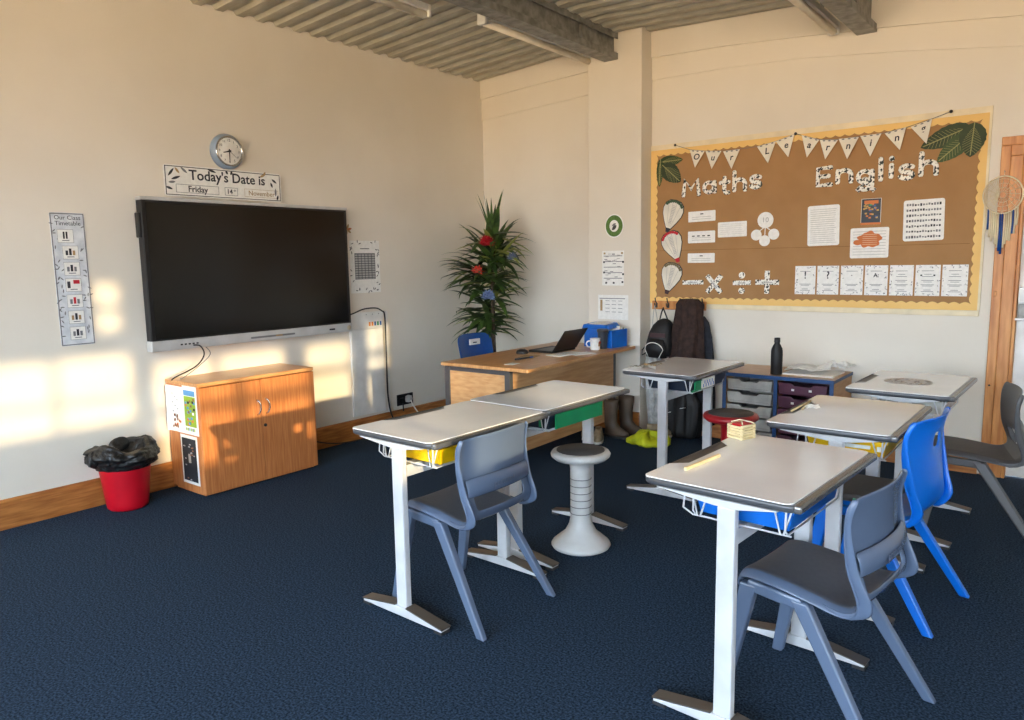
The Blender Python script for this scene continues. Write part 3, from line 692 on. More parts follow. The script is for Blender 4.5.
g = G(); g.lathe([(0, 0), (.022, .006), (.034, .03), (.03, .06), (.012, .09), (0, .1)], (.02, -.19, .30), 20, fn=lambda r, z, a: (r*(1+.2*sin(5*a)), z)); obj('liner_knot', g, BAG, t)
g = G(); g.add([(-.10, -.13, .37), (-.07, .0, .50), (-.08, .13, .38), (.02, -.05, .36), (-.04, .05, .42), (-.02, .0, .33)], [(0, 3, 1), (3, 2, 1), (2, 4, 1), (4, 0, 1), (0, 5, 3), (3, 5, 2), (2, 5, 4), (4, 5, 0)]); obj('liner_peak', g, BAG, t, sub=2)

# ================================================================ TEACHER DESK
t = thing('teacher_desk', 'light wood teacher desk in the corner in front of the pillar', 'desk', (1.483, -1.054, 0), .027)
g = G(); g.prism(rrect(-.40, .40, -.80, .80, .01, 2), .737, .762); obj('desktop', g, mat('light wood top', (206, 158, 106), .32, c2=(184, 134, 84), scale=10, stretch=(5, .5, 1), detail=6), t, bevel=.004)
for yy in (-.75, .75):
    for xx in (-.36, .20):
        g = G(); g.box(xx-.022, xx+.022, yy-.022, yy+.022, 0, .737); obj('leg', g, RIM, t, bevel=.003)
    g = G(); g.box(-.34, .18, yy-.015, yy+.015, .70, .737); obj('end_rail', g, RIM, t)
g = G(); g.box(-.338, .178, -.76, -.742, .12, .70); obj('end_panel', g, DESKW, t)
g = G(); g.box(.205, .222, -.728, .728, .12, .737); obj('modesty_panel', g, DESKW, t)
DZ = .762
# laptop: base towards the chair side, lid leaning
t = thing('laptop', 'open black laptop on the teacher desk, screen turned away', 'laptop', (1.425, -.865, DZ), 0)
g = G(); g.prism(rrect(-.12, .12, -.17, .17, .01), 0, .016); obj('base', g, BLACKM, t)
g = G(); g.box(-.06, .08, -.15, .15, .016, .0165); obj('keyboard', g, DARKP, t)
g = G(); a = radians(22); 
g.hexa([(.118, -.17, .016), (.126, -.17, .016), (.126, .17, .016), (.118, .17, .016)], [(.118+.12, -.17, .185), (.124+.12, -.17, .185), (.124+.12, .17, .185), (.118+.12, .17, .185)]); obj('lid', g, BLACK, t, bevel=.003)
t = thing('computer_mouse', 'black computer mouse beside the laptop', 'mouse', (1.335, -1.155, DZ), .2)
g = G(); g.lathe([(.034, 0), (.036, .01), (.03, .026), (.016, .035), (0, .037)], n=24, fn=lambda r, z, a: (r*(1+.45*abs(cos(a))), z)); obj('shell', g, BLACK, t)
g = G(); g.lathe([(.006, -.003), (.006, .003)], (.02, 0, .034), 12, axis='y'); obj('wheel', g, DARKP, t)
def flat(name, label, cat, x, y, z, w_, l, rz, m, h=.002, ink=0):
    t = thing(name, label, cat, (x, y, z), rz); g = G(); g.box(-w_/2, w_/2, -l/2, l/2, 0, h); obj('sheet', g, m, t)
    if ink:
        g = G()
        for i in range(ink): g.box(-w_*.4+i*w_*.8/ink, -w_*.4+i*w_*.8/ink+w_*.02, -l*.4, l*(.4-.15*(i % 2)), h, h+.0004)
        obj('print', g, PALEINK, t)
flat('sticky_note', 'white note at the near edge of the teacher desk', 'note', 1.635, -1.67, DZ, .07, .10, .1, PAPER)
flat('paper_sheet', 'white papers spread in front of the laptop on the desk', 'paper', 1.66, -1.02, DZ, .14, .30, -.15, PAPER, .006, 5)
flat('paper_sheet', 'white paper nearest the mug on the desk', 'paper', 1.75, -.93, DZ, .12, .20, -.35, PAPER, .004, 4)
flat('envelope', 'brown envelope lying beside the mouse on the desk', 'envelope', 1.50, -1.29, DZ, .12, .2, .3, TANINK, .003)
t = thing('marker_pen', 'dark pen lying on the desk near the mouse', 'pen', (1.54, -1.42, DZ+.007))
g = G(); g.tube([(-.01, -.08, 0), (.02, .06, 0)], .007, 8); obj('barrel', g, INK, t); g = G(); g.tube([(.02, .06, 0), (.027, .095, 0)], .0075, 8); obj('cap', g, BLUED, t)
t = thing('mug', 'white mug with brown and red design on the teacher desk', 'mug', (1.70, -.64, DZ))
g = G(); g.lathe([(0, 0), (.036, 0), (.040, .006), (.042, .09), (.044, .095), (.038, .095), (.036, .01), (0, .01)], n=32); o = obj('body', g, PAPER, t)
g = G(); g.tube([(-.03, -.032, .075), (-.045, -.05, .07), (-.05, -.058, .05), (-.042, -.048, .028), (-.028, -.03, .022)], .006, 8); obj('handle', g, PAPER, t)
g = G(); g.box(.036, .0425, -.014, .012, .03, .065, 0); g.box(.030, .0428, -.006, .02, .05, .07, 1); obj('design', g, [TANINK, mat('red print', (176, 60, 40), .5)], o)
t = thing('tumbler', 'dark grey tumbler beside the white mug', 'cup', (1.715, -.545, DZ))
g = G(); g.lathe([(0, 0), (.034, 0), (.036, .004), (.046, .15), (.048, .155), (.042, .155), (.033, .01), (0, .01)], n=32); obj('body', g, mat('slate tumbler', (62, 70, 80), .4), t)
g = G(); g.lathe([(.047, .14), (.050, .142), (.050, .16), (.04, .165), (0, .166)], n=32); obj('lid', g, DARKP, t)
t = thing('file_box', 'blue plastic file box with folders at the pillar end of the desk', 'box', (1.66, -.385, DZ), -.1)
g = G(); w_ = .004
g.box(-.16, .13, -.11, -.106, 0, .15); g.box(-.16, .13, .106, .11, 0, .15); g.box(-.16, -.156, -.106, .106, 0, .15); g.box(.126, .13, -.106, .106, 0, .15); g.box(-.156, .126, -.106, .106, 0, .006); obj('body', g, BLU, t, bevel=.003)
g = G(); g.hexa([(-.18, -.12, .15), (.10, -.12, .15), (.10, .06, .17), (-.18, .06, .17)], [(-.17, -.11, .19), (.09, -.11, .19), (.07, .05, .205), (-.15, .05, .205)]); obj('lid', g, BLU, t, bevel=.006)
g = G(); g.hexa([(-.12, -.09, .192), (.05, -.09, .192), (.05, .02, .202), (-.12, .02, .202)], [(-.12, -.09, .196), (.05, -.09, .196), (.05, .02, .206), (-.12, .02, .206)]); obj('paper_label', g, PAPER, t)
for i in range(5):
    g = G(); x_ = .10; yv = -.01+i*.02; g.hexa([(-.10, yv, .02), (.12, yv, .02), (.12, yv+.003, .02), (-.10, yv+.003, .02)], [(-.08, yv+.02, .165-i*.004), (.125, yv+.02, .18-i*.006), (.125, yv+.023, .18-i*.006), (-.08, yv+.023, .165-i*.004)])
    obj('folder', g, (PAPER, CREAMT, PAPER, TANINK, PAPER)[i], t)

# ================================================================ PLANT
t = thing('corner_plant', 'tall leafy strap-leaved plant with red and blue flowers in the corner', 'plant', (.44, -.48, 0))
g = G(); g.lathe([(0, 0), (.13, 0), (.15, .02), (.175, .28), (.18, .30), (.165, .30), (.155, .26), (0, .26)], n=32); obj('pot', g, DARKP, t)
trunks = [((0.03, 0.0), 1.62, (.05, -.02)), ((.08, -.03), 1.35, (.02, -.05)), ((-.03, .05), 1.05, (-.03, .02))]
for (bx, by), h_, (tx, ty) in trunks:
    g = G(); g.tube([(bx, by, .25), (bx+tx*.3, by+ty*.3, .7), (bx+tx, by+ty, h_)], [.02, .017, .012], 10); obj('trunk', g, BARK, t)
def strap(g, base, az, el, L, w_, droop, m):
    p = Vector(base); V = []; F = []; n_ = 9; d = Vector((cos(az)*cos(el), sin(az)*cos(el), sin(el)))
    side = Vector((-sin(az), cos(az), 0)); seg_ = L/n_
    for i in range(n_+1):
        u = i/n_; ww = w_*(min(1, .45+u*2.2) if u < .35 else max(.02, 1-((u-.35)/.65)**1.6))
        nrm = side.cross(d).normalized()
        V += [p-side*ww/2+nrm*ww*.16, p-nrm*ww*.0, p+side*ww/2+nrm*ww*.16]
        p = p+d*seg_; d = (d+Vector((0, 0, -droop*seg_*6*(.4+u)))).normalized()
        q = p+t.location
        if q.x < .02: p.x = .02-t.location.x
        if q.y > -.02: p.y = -.02-t.location.y
    for i in range(n_): F += [(3*i, 3*i+1, 3*i+4, 3*i+3), (3*i+1, 3*i+2, 3*i+5, 3*i+4)]
    g.add(V, F, m, True)
crowns = [((.05, 0, 1.66), 44, .44, 1.45, .46), ((.10, -.04, 1.50), 46, .44, 1.0, .45), ((-.06, -.04, 1.36), 44, .44, .75, .40), ((.12, -.04, 1.28), 40, .38, .7, .30), ((-.02, -.02, 1.05), 46, .40, .6, .25), ((.04, -.06, .95), 44, .38, .35, .2)]
for bi, (b, cnt, L, elmax, elmin) in enumerate(crowns):
    g = G()
    for i in range(cnt):
        az = random.uniform(0, 2*pi); u = random.random(); el = -.25+(elmax+.25)*u
        strap(g, (b[0]-.02*(bi % 2)+random.uniform(-.03, .03), b[1]+random.uniform(-.03, .03), b[2]+random.uniform(-.12, .08)), az, el, L*random.uniform(.65, 1.1), random.uniform(.056, .086), random.uniform(.22, .68), 1 if random.random() < .12 else 0)
    obj('foliage', g, [LEAFP, LEAFY], t, fixn=False)
g = G()
for az, L in ((-1.8, .42), (-.2, .46), (-.9, .38), (2.6, .40), (-2.6, .4)): strap(g, (.05, 0, 1.72), az, 1.25, L, .032, .25, 0)
strap(g, (.04, -.0, 1.74), -2.4, 1.42, .42, .04, .08, 0); strap(g, (.06, 0, 1.72), -.6, 1.0, .5, .035, .2, 0); strap(g, (.08, -.05, 1.55), -.7, .62, .48, .03, .3, 0); strap(g, (-.02, -.05, 1.5), -2.4, .5, .44, .03, .5, 0)
obj('foliage', g, [LEAFP, LEAFY], t, fixn=False)
def flower(name, c, r_, m, npet, label):
    g = G()
    for i in range(npet):
        az = i*2.4; el = -.3+1.6*(i/npet); d = Vector((cos(az)*cos(el), sin(az)*cos(el), sin(el))); s_ = d.cross(Vector((0, 0, 1.0001))).normalized()
        p = Vector(c); u_ = s_.cross(d)
        g.add([p, p+d*r_*.6+s_*r_*.28, p+d*r_+u_*.006, p+d*r_*.6-s_*r_*.28], [(0, 1, 2, 3)], 0)
        g.add([p+d*r_*.3, p+d*r_*.6+u_*r_*.2, p+d*r_*.9], [(0, 1, 2)], 0)
    o = obj(name, g, m, t, solid=.002, fixn=False); o['label'] = label
flower('flower', (.15, -.20, 1.655), .085, mat('red petals', (190, 20, 36), .6, c2=(150, 8, 24), scale=30), 34, 'deep red flower head near the top')
flower('flower', (.05, -.22, 1.40), .075, mat('coral petals', (214, 84, 60), .6, c2=(200, 60, 50), scale=30), 12, 'small coral red flower halfway up')
flower('flower', (.19, -.24, 1.175), .08, mat('pale blue petals', (128, 148, 184), .6, c2=(96, 116, 160), scale=30), 30, 'pale blue flower low on the plant')
flower('flower', (.36, -.10, 1.52), .06, mat('grey blue petals', (110, 124, 150), .6), 20, 'grey blue flower on the right side')
# ================================================================ NOTICE BOARD
t = thing('notice_board', 'wide brown notice board with scalloped yellow border on the back wall', 'notice board', (0, -.001, 0))
g = G(); g.box(1.872, 4.312, -.014, 0, 1.118, 2.44); obj('border', g, GOLD, t)
g = G(); g.box(1.872, 4.312, -.019, -.014, 2.40, 2.44); g.box(4.30, 4.315, -.017, 0, 1.118, 2.44); obj('edge_strip', g, CREAMT, t)
x0, x1, z0, z1 = 1.925, 4.262, 1.160, 2.362; P = []
def scal(a, b, n_, f):
    out = []
    for i in range(n_):
        for k in range(6):
            u = (i+k/6)/n_; out.append(f(a+(b-a)*u, .013*abs(sin(pi*(k/6)))))
    return out
P += scal(x0, x1, 36, lambda s, d: (s, z0+d)); P += scal(z0, z1, 18, lambda s, d: (x1-d, s)); P += scal(x1, x0, 36, lambda s, d: (s, z1-d)); P += scal(z1, z0, 18, lambda s, d: (x0+d, s))
g = G(); g.prism(P[::-1], -.014, -.017, 'xz'); obj('backing_paper', g, BROWNP, t, fixn=False)
g = G(); g.box(1.96, 4.235, -.0185, -.017, 1.562, 1.5645); obj('paper_seam', g, mat('paper seam', (122, 80, 40), .8), t)
YB_ = -.019
def bsheet(name, label, cat, x0, x1, z0, z1, m=PAPER, r=.006, tilt=0, group=None, draw=None, mats=None, y=YB_):
    cx, cz = (x0+x1)/2, (z0+z1)/2
    t = thing(name, label, cat, (cx, y, cz), 0, group); t.rotation_euler = (0, tilt, 0)
    g = G(); w2, h2 = (x1-x0)/2, (z1-z0)/2; g.prism(rrect(-w2, w2, -h2, h2, r, 3)[::-1], 0, -.002, 'xz'); obj('sheet', g, m, t)
    if draw:
        g = G(); draw(g, w2, h2); obj('print', g, mats or [GREYINK, INK, PALEINK, TANINK], t)
    return t
def lines(n_, m_=0, wob=.8, top=.8, bot=-.8):
    def f(g, w2, h2):
        for i in range(n_):
            z = h2*(top+(bot-top)*i/max(1, n_-1)); e_ = w2*wob*random.uniform(.75, 1); g.box(-w2*wob, e_, -.0026, -.002, z-h2*.009, z+h2*.009, m_)
    return f
for i, (z1_, z0_, lb) in enumerate(((1.878, 1.793, 'topmost white label card beside the hot air balloons'), (1.716, 1.62, 'second white label card, beside the red-topped balloon'), (1.536, 1.458, 'lowest white label card beside the balloons, under the paper seam'))):
    def dr(g, w2, h2, i=i):
        if i == 1:
            for q in range(4): g.box(-w2*.7+q*w2*.38, -w2*.5+q*w2*.38, -.0026, -.002, h2*.1, h2*.28, 1)
        else: g.box(-w2*.1, w2*.12, -.0026, -.002, h2*.35, h2*.55, 1)
        for z in (-.1, -.5): g.box(-w2*.7, w2*.7, -.0026, -.002, h2*z-.002, h2*z+.001, 2)
    bsheet('label_card', lb, 'card', 2.221, 2.456, z0_, z1_, draw=dr, tilt=-.01*(2-i), group='vocabulary cards by the balloons')
bsheet('label_card', 'wide white text card standing alone right of the small cards', 'card', 2.479, 2.717, 1.66, 1.78, draw=lines(6, 2, .85, .7, -.6), tilt=-.015)
# circles diagram
t = thing('number_circles', 'one big white circle joined to three small circles', 'diagram', (2.863, YB_, 1.78))
def disc(nm, x, z, r, par=t):
    g = G(); g.prism([(x+r*cos(a*pi/16), z-r*sin(a*pi/16)) for a in range(32)], 0, -.003, 'xz'); return obj(nm, g, PAPER, par)
o = disc('large_circle', 0, 0, .062)
for x_, z_ in ((-.069, -.112), (-.003, -.158), (.067, -.110)): disc('small_circle', x_, z_, .042)
text('numeral', '10', .055, (0, -.0036, 0), 'b', PALEINK, o, ex=.0003)
g = G()
for x_, z_ in ((-.069, -.112), (-.003, -.158), (.067, -.110)): g.bar((0, -.0005, -.05), (x_*.7, -.0005, z_*.75), .006, .001, up=(0, 1, 0))
obj('joining_line', g, PAPER, t)
# maths signs
def sign(name, label, cx, cz, parts, txt, rot_t=0):
    t = thing(name, label, 'sign', (cx, YB_, cz), 0, 'patterned maths signs')
    for kind, a in parts:
        g = G()
        if kind == 'bar':
            L, w_, ang, dz, yy = a; c_, s_ = cos(ang), sin(ang)
            Q = [(-L/2, -w_/2), (-L/2, w_/2), (L/2, w_/2), (L/2, -w_/2)]; g.prism([(p*c_-q*s_, dz+p*s_+q*c_) for p, q in Q], yy, yy-.002, 'xz'); obj('bar', g, MOTTLE, t)
        else:
            r, dz = a; g.prism([(r*cos(k*pi/10), dz-r*sin(k*pi/10)) for k in range(20)], 0, -.002, 'xz'); obj('dot', g, MOTTLE, t)
    g = G(); L = .125; c_, s_ = cos(rot_t), sin(rot_t); Q = [(-L/2, -.011), (-L/2, .011), (L/2, .011), (L/2, -.011)]
    g.prism([(p*c_-q*s_, p*s_+q*c_) for p, q in Q], -.0042, -.0052, 'xz'); s2 = obj('word_strip', g, PAPER, t)
    text('lettering', txt, .026, (0, -.0056, 0), 'b', INK, s2, ex=.0002, rot=rot_t)
sign('minus_sign', 'patterned horizontal bar reading subtract', 2.27, 1.297, [('bar', (.185, .036, .02, 0, 0))], 'subtract', .02)
sign('times_sign', 'patterned diagonal cross reading multiply', 2.455, 1.284, [('bar', (.185, .04, .85, 0, 0)), ('bar', (.185, .04, -.85, 0, -.002))], 'multiply', -.85)
sign('divide_sign', 'patterned bar with dots above and below, reading divide', 2.687, 1.295, [('bar', (.147, .036, .02, 0, 0)), ('dot', (.026, .06)), ('dot', (.026, -.063))], 'divide', .02)
sign('plus_sign', 'patterned upright cross reading addition', 2.89, 1.300, [('bar', (.185, .04, 0, 0, 0)), ('bar', (.18, .04, pi/2, 0, -.002))], 'addition', 0)
# punctuation posters
PX = [(3.103, 3.253), (3.265, 3.418), (3.432, 3.584), (3.596, 3.747), (3.760, 3.910), (3.922, 4.074), (4.085, 4.237)]
GL = ['!', '?', '.', 'A:', '', '', '']
LB = ['leaf bordered poster with a large exclamation mark', 'leaf bordered poster with a large question mark', 'leaf bordered poster with a single full stop', 'leaf bordered poster with a capital letter A', 'leaf bordered poster fifth in the row, right of the capital letter one', 'leaf bordered poster sixth in the row, second from the right', 'leaf bordered poster at the right end of the row']
for i, (a, b) in enumerate(PX):
    def dr(g, w2, h2, i=i):
        for z, l in ((.62, .5), (-.28, .55), (-.36, .4), (-.62, .3), (-.72, .5)): g.box(-w2*l, w2*l, -.0026, -.002, h2*z-.0016, h2*z+.0016, 0)
        if i > 3:
            for z, l in ((.4, .3), (.25, .45), (.0, .5), (-.1, .35)): g.box(-w2*l, w2*l, -.0026, -.002, h2*z-.0016, h2*z+.0016, 0)
            if i == 5: g.box(-w2*.6, -w2*.45, -.0026, -.002, h2*.28, h2*.38, 1); g.box(w2*.45, w2*.6, -.0026, -.002, h2*.28, h2*.38, 1)
        for q in range(30):
            if q % 2: c = (random.choice((-.86, .86))*w2, random.uniform(-.9, .9)*h2)
            else: c = (random.uniform(-.9, .9)*w2, random.choice((-.9, .9))*h2)
            leaf(g, c, random.uniform(0, 6.28), .015, .005, -.002, random.choice((0, 2, 2)), 'xz')
    t = bsheet('punctuation_poster', LB[i], 'poster', a, b, 1.211, 1.424, r=.002, draw=dr, group='row of leaf bordered posters along the board')
    if GL[i]: text('lettering', GL[i], .075 if i < 2 else .04, (0, -.0028, .035 if i != 2 else .045), 'b', INK, t, ex=.0004, off=.001)
bsheet('handwritten_sheet', 'white handwritten page left of the small book cover', 'sheet', 3.182, 3.408, 1.573, 1.868, r=.015, tilt=-.02, draw=lines(17, 2, .82, .8, -.85))
def dbk(g, w2, h2):
    g.box(-w2*.95, w2*.95, -.0026, -.002, -h2*.84, h2*.97, 0); g.box(-w2, w2, -.0026, -.002, -h2, -h2*.84, 1)
    for i in range(26): x = random.uniform(-.8, .6)*w2; z = random.uniform(-.6, .6)*h2; g.box(x, x+w2*.22, -.0032, -.0026, z, z+h2*.12, random.choice((2, 2, 1, 3)))
    g.box(-w2*.7, w2*.7, -.0036, -.0026, h2*.6, h2*.85, 1); g.box(-w2*.2, w2*.1, -.004, -.0036, h2*.45, h2*.55, 4)
bsheet('book_cover', 'small dark book cover with orange and yellow artwork', 'cover', 3.551, 3.683, 1.713, 1.897, r=.002, draw=dbk, mats=[mat('dark navy print', (34, 42, 54), .5), mat('orange print', (214, 120, 56), .6), mat('ochre print', (206, 162, 84), .6), BLUED, GRN])
def dor(g, w2, h2):
    for i in range(9): z = h2*(.75-.19*i); g.box(-w2*.85, w2*.85, -.0026, -.002, z-.0015, z+.0015, 2)
    P = []
    for k in range(40):
        a = -2*pi*k/40; r = 1+.10*sin(5*a)+.07*sin(9*a+1); P.append((w2*(.02+.60*r*cos(a)), h2*(.22+.52*r*sin(a))))
    g.prism(P, -.0028, -.0036, 'xz', 3); g.prism([(w2*(-.6+.24*cos(-a*pi/6)), h2*(.05+.18*sin(-a*pi/6))) for a in range(12)], -.0028, -.0034, 'xz', 3)
    for i in range(6): z = h2*(.55-.13*i); g.box(-w2*.35, w2*.4, -.0040, -.0036, z-.001, z+.001, 4)
bsheet('orange_cloud_card', 'white card with an orange cloud shape, under the book cover', 'card', 3.487, 3.742, 1.477, 1.692, r=.012, tilt=-.01, draw=dor, mats=[GREYINK, INK, PALEINK, mat('burnt orange', (206, 116, 62), .7), CREAMT])
def dbig(g, w2, h2):
    for i in range(7):
        z = h2*(.76-.26*i); n_ = 13
        for q in range(n_): x = w2*(-.85+q*.133); g.box(x, x+w2*.09, -.0026, -.002, z-h2*random.uniform(.03, .07), z+h2*random.uniform(.02, .07), random.choice((0, 0, 1)))
bsheet('handwritten_sheet', 'large white sheet of bold handwriting below the right leaves', 'sheet', 3.828, 4.078, 1.59, 1.87, r=.015, tilt=-.02, draw=dbig)
# hot air balloon cutouts
def balloon(label, cx, cz, ang, topm, basem):
    t = thing('balloon_cutout', label, 'paper cutout', (cx, YB_, cz), 0, 'hot air balloon cutouts'); t.rotation_euler = (0, ang, 0)
    O = [(0, .115), (.05, .108), (.084, .08), (.098, .035), (.09, -.015), (.06, -.075), (.022, -.135), (-.022, -.135), (-.06, -.075), (-.09, -.015), (-.098, .035), (-.084, .08), (-.05, .108)]
    g = G(); g.prism(O, 0, -.003, 'xz'); obj('envelope', g, mat('dark outline', (60, 56, 50), .7), t)
    g = G(); g.prism([(a*.93, b*.93-.0) for a, b in O], -.003, -.006, 'xz'); o = obj('panel', g, mat('cream card', (226, 220, 204), .6), t)
    g = G()
    for k in (-.055, -.018, .018, .055): g.prism([(k*1.1-.001, .09), (k*1.1+.002, .09), (k*.3+.001, -.11), (k*.3-.001, -.11)], -.006, -.0066, 'xz')
    for q in range(12): g.box(-.012, .012, -.007, -.006, .06-q*.013, .065-q*.013)
    obj('stripe', g, PALEINK, o)
    g = G()
    for q in range(9): a = pi*(.18+.64*q/8); g.prism([(cos(a)*.082+.013*cos(b*1.05), .03+sin(a)*.07-.013*sin(b*1.05)) for b in range(6)], -.006, -.0068, 'xz')
    obj('top_pattern', g, topm, o)
    g = G(); g.prism([(-.022, -.125), (.022, -.125), (.014, -.16), (-.014, -.16)], -.002, -.007, 'xz'); obj('basket', g, basem, t)
    g = G(); g.prism([(-.006, -.17), (.006, -.17), (.006, -.185), (-.006, -.185)], -.002, -.005, 'xz'); obj('tag', g, mat('brown print', (150, 100, 66), .6), t)
balloon('topmost hot air balloon cutout with green leafy top', 2.078, 1.872, .30, mat('dark leaf green', (52, 84, 56), .6), NAVY)
balloon('middle hot air balloon cutout with red top and red basket', 2.082, 1.616, -.36, RED, RED)
balloon('lowest hot air balloon cutout with dark basket', 2.072, 1.352, .26, mat('olive brown', (110, 100, 70), .6), mat('dark plum', (62, 36, 40), .6))
# big words, one thing per letter
def arc(cx, cz, rx, rz, a0, a1, n_=10): return [(cx+rx*cos(radians(a0+(a1-a0)*k/n_)), cz+rz*sin(radians(a0+(a1-a0)*k/n_))) for k in range(n_+1)]
GLY = {'M': (.78, [[(0, 0), (.08, .98), (.39, .38), (.70, .98), (.78, 0)]]),
       'a': (.52, [arc(.24, .30, .24, .30, 0, 360, 16), [(.50, .62), (.52, 0)]]),
       't': (.40, [[(.2, .95), (.19, .2), (.26, .02), (.40, .04)], [(0, .64), (.40, .68)]]),
       'h': (.50, [[(0, 0), (.0, 1.12)], [(0, .38)]+arc(.25, .40, .24, .24, 150, 0, 7)+[(.50, 0)]]),
       's': (.44, [[(.42, .58)]+arc(.22, .48, .20, .17, 45, 270, 8)+arc(.22, .16, .21, .16, 80, -160, 8)+[(.0, .08)]]),
       'E': (.50, [[(.50, .98), (0, .95), (0, .02), (.52, .04)], [(0, .50), (.42, .52)]]),
       'n': (.50, [[(0, 0), (0, .64)], [(0, .40)]+arc(.25, .40, .24, .24, 150, 0, 7)+[(.50, 0)]]),
       'g': (.50, [arc(.24, .34, .24, .29, 0, 360, 16), [(.50, .64), (.50, -.10)]+arc(.26, -.12, .24, .22, 0, -150, 6)]),
       'l': (.10, [[(.03, 1.12), (.05, 0)]]), 'i': (.10, [[(.05, .64), (.05, 0)]])}
def word(txt, x0, x1, zb, size, labels):
    gap = .26; tot = sum(GLY[c][0] for c in txt)+gap*(len(txt)-1); k = (x1-x0-.036)/tot; x = x0+.018
    for i, c in enumerate(txt):
        wd, strokes = GLY[c]; g = G(); kz = .130
        for st in strokes:
            P = [(p*k, 0, q*kz) for p, q in st]
            P = [Vector(P[0])]+[Vector(p) for p in P]+[Vector(P[-1])]
            d0 = (P[2]-P[1]).normalized(); d1 = (P[-2]-P[-3]).normalized(); P[0] = P[1]-d0*.012; P[-1] = P[-2]+d1*.012
            g.tube(P, [.010]+[.0175]*(len(P)-2)+[.010], 10)
        if c == 'i': g.lathe([(0, -.018), (.014, -.012), (.019, 0), (.014, .012), (0, .018)], (.05*k, 0, .96*kz), 14, axis='y')
        if c == 'g':
            g.lathe([(0, -.012), (.02, -.01), (.03, 0), (.02, .01), (0, .012)], (.25*k, -.01, .10*kz), 14, axis='y')
            g.tube([(-.02*k, 0, -.42*kz), (.25*k, 0, .0), (.62*k, 0, -.44*kz)], [.018, .012, .018], 10)
        g.v = [(a, b*.3, z) for a, b, z in g.v]
        o = obj('letter', g, MOTTLE, None, loc=(x, YB_-.004, zb+.012+.012*sin(i*2.1)+.004*i)); x += (wd+gap)*k
        tag(o, labels[i], 'letter', 'big patterned title letters')
word('Maths', 2.157, 2.836, 1.997, .2, ['patterned capital M starting the Maths title', 'patterned letter a in the Maths title', 'patterned letter t in the Maths title', 'patterned letter h in the Maths title', 'patterned letter s ending the Maths title'])
word('English', 3.226, 4.03, 1.998, .2, ['patterned capital E starting the English title', 'patterned letter n in the English title', 'patterned letter g with white bow below in the English title', 'patterned letter l in the English title', 'patterned letter i in the English title', 'patterned letter s in the English title', 'patterned letter h ending the English title'])
# leaves
def bigleaf(label, tip, base, wd, y, m=LEAFG):
    a = Vector((base[0], base[1])); b = Vector((tip[0], tip[1])); L = (b-a).length; ang = math.atan2(b.y-a.y, b.x-a.x)
    t = thing('paper_leaf', label, 'paper leaf', (a.x, y, a.y), 0, 'green paper leaves on the board'); t.rotation_euler = (0, -ang, 0)
    P = []; n_ = 14
    for i in range(n_+1): u = i/n_; P.append((u*L, wd/2*(sin(pi*u**.8)**.7)*(1+.06*(i % 2))))
    for i in range(n_-1, 0, -1): u = i/n_; P.append((u*L, -wd/2*(sin(pi*u**.8)**.7)*(1+.06*(i % 2))))
    g = G(); g.prism(P, 0, -.004, 'xz'); o = obj('blade', g, m, t)
    g = G(); g.bar((0, -.0045, 0), (L*.95, -.0045, 0), .006, .001, up=(0, 1, 0))
    for i in range(2, 12):
        u = i/14
        for s in (-1, 1): g.bar((u*L, -.0045, 0), (min(L, u*L+.03), -.0045, s*wd*.36*sin(pi*u)), .0018, .001, up=(0, 1, 0))
    obj('vein', g, mat('pale vein', (156, 152, 96), .7), o)
bigleaf('green paper leaf along the top, left corner of the board', (2.165, 2.305), (1.95, 2.30), .085, -.020, mat('deep green card', (44, 66, 26), .7))
bigleaf('dark green paper leaf hanging down the left border corner', (1.955, 2.10), (1.965, 2.33), .06, -.021, mat('deep green card', (44, 66, 26), .7))
bigleaf('square green paper leaf with pale diagonal vein, left corner', (2.15, 2.125), (1.985, 2.275), .14, -.026)
bigleaf('green paper leaf pointing left, right end of the board', (3.91, 2.215), (4.20, 2.325), .13, -.020)
bigleaf('green paper leaf pointing down left, below its neighbour', (4.015, 2.11), (4.215, 2.285), .12, -.025, mat('mid green card', (64, 82, 44), .7))
bigleaf('broad green paper leaf hanging down at the right corner', (4.205, 2.125), (4.22, 2.345), .15, -.030)
# bunting
t = thing('bunting', 'string of white triangular flags spelling Our Learning over the board', 'bunting', (0, -.036, 0))
flags = [('O', (2.232, 2.372), (2.361, 2.350), (2.280, 2.227)), ('u', (2.369, 2.350), (2.502, 2.337), (2.424, 2.204)), ('r', (2.516, 2.332), (2.652, 2.335), (2.587, 2.190)), ('L', (2.788, 2.340), (2.931, 2.364), (2.876, 2.207)), ('e', (2.931, 2.364), (3.067, 2.400), (3.027, 2.238)), ('a', (3.121, 2.389), (3.248, 2.340), (3.164, 2.222)), ('r', (3.252, 2.339), (3.377, 2.325), (3.294, 2.196)), ('n', (3.383, 2.332), (3.518, 2.330), (3.446, 2.184)), ('i', (3.527, 2.336), (3.664, 2.338), (3.598, 2.187)), ('n', (3.685, 2.335), (3.818, 2.361), (3.786, 2.212)), ('g', (3.846, 2.358), (3.973, 2.397), (3.947, 2.237))]
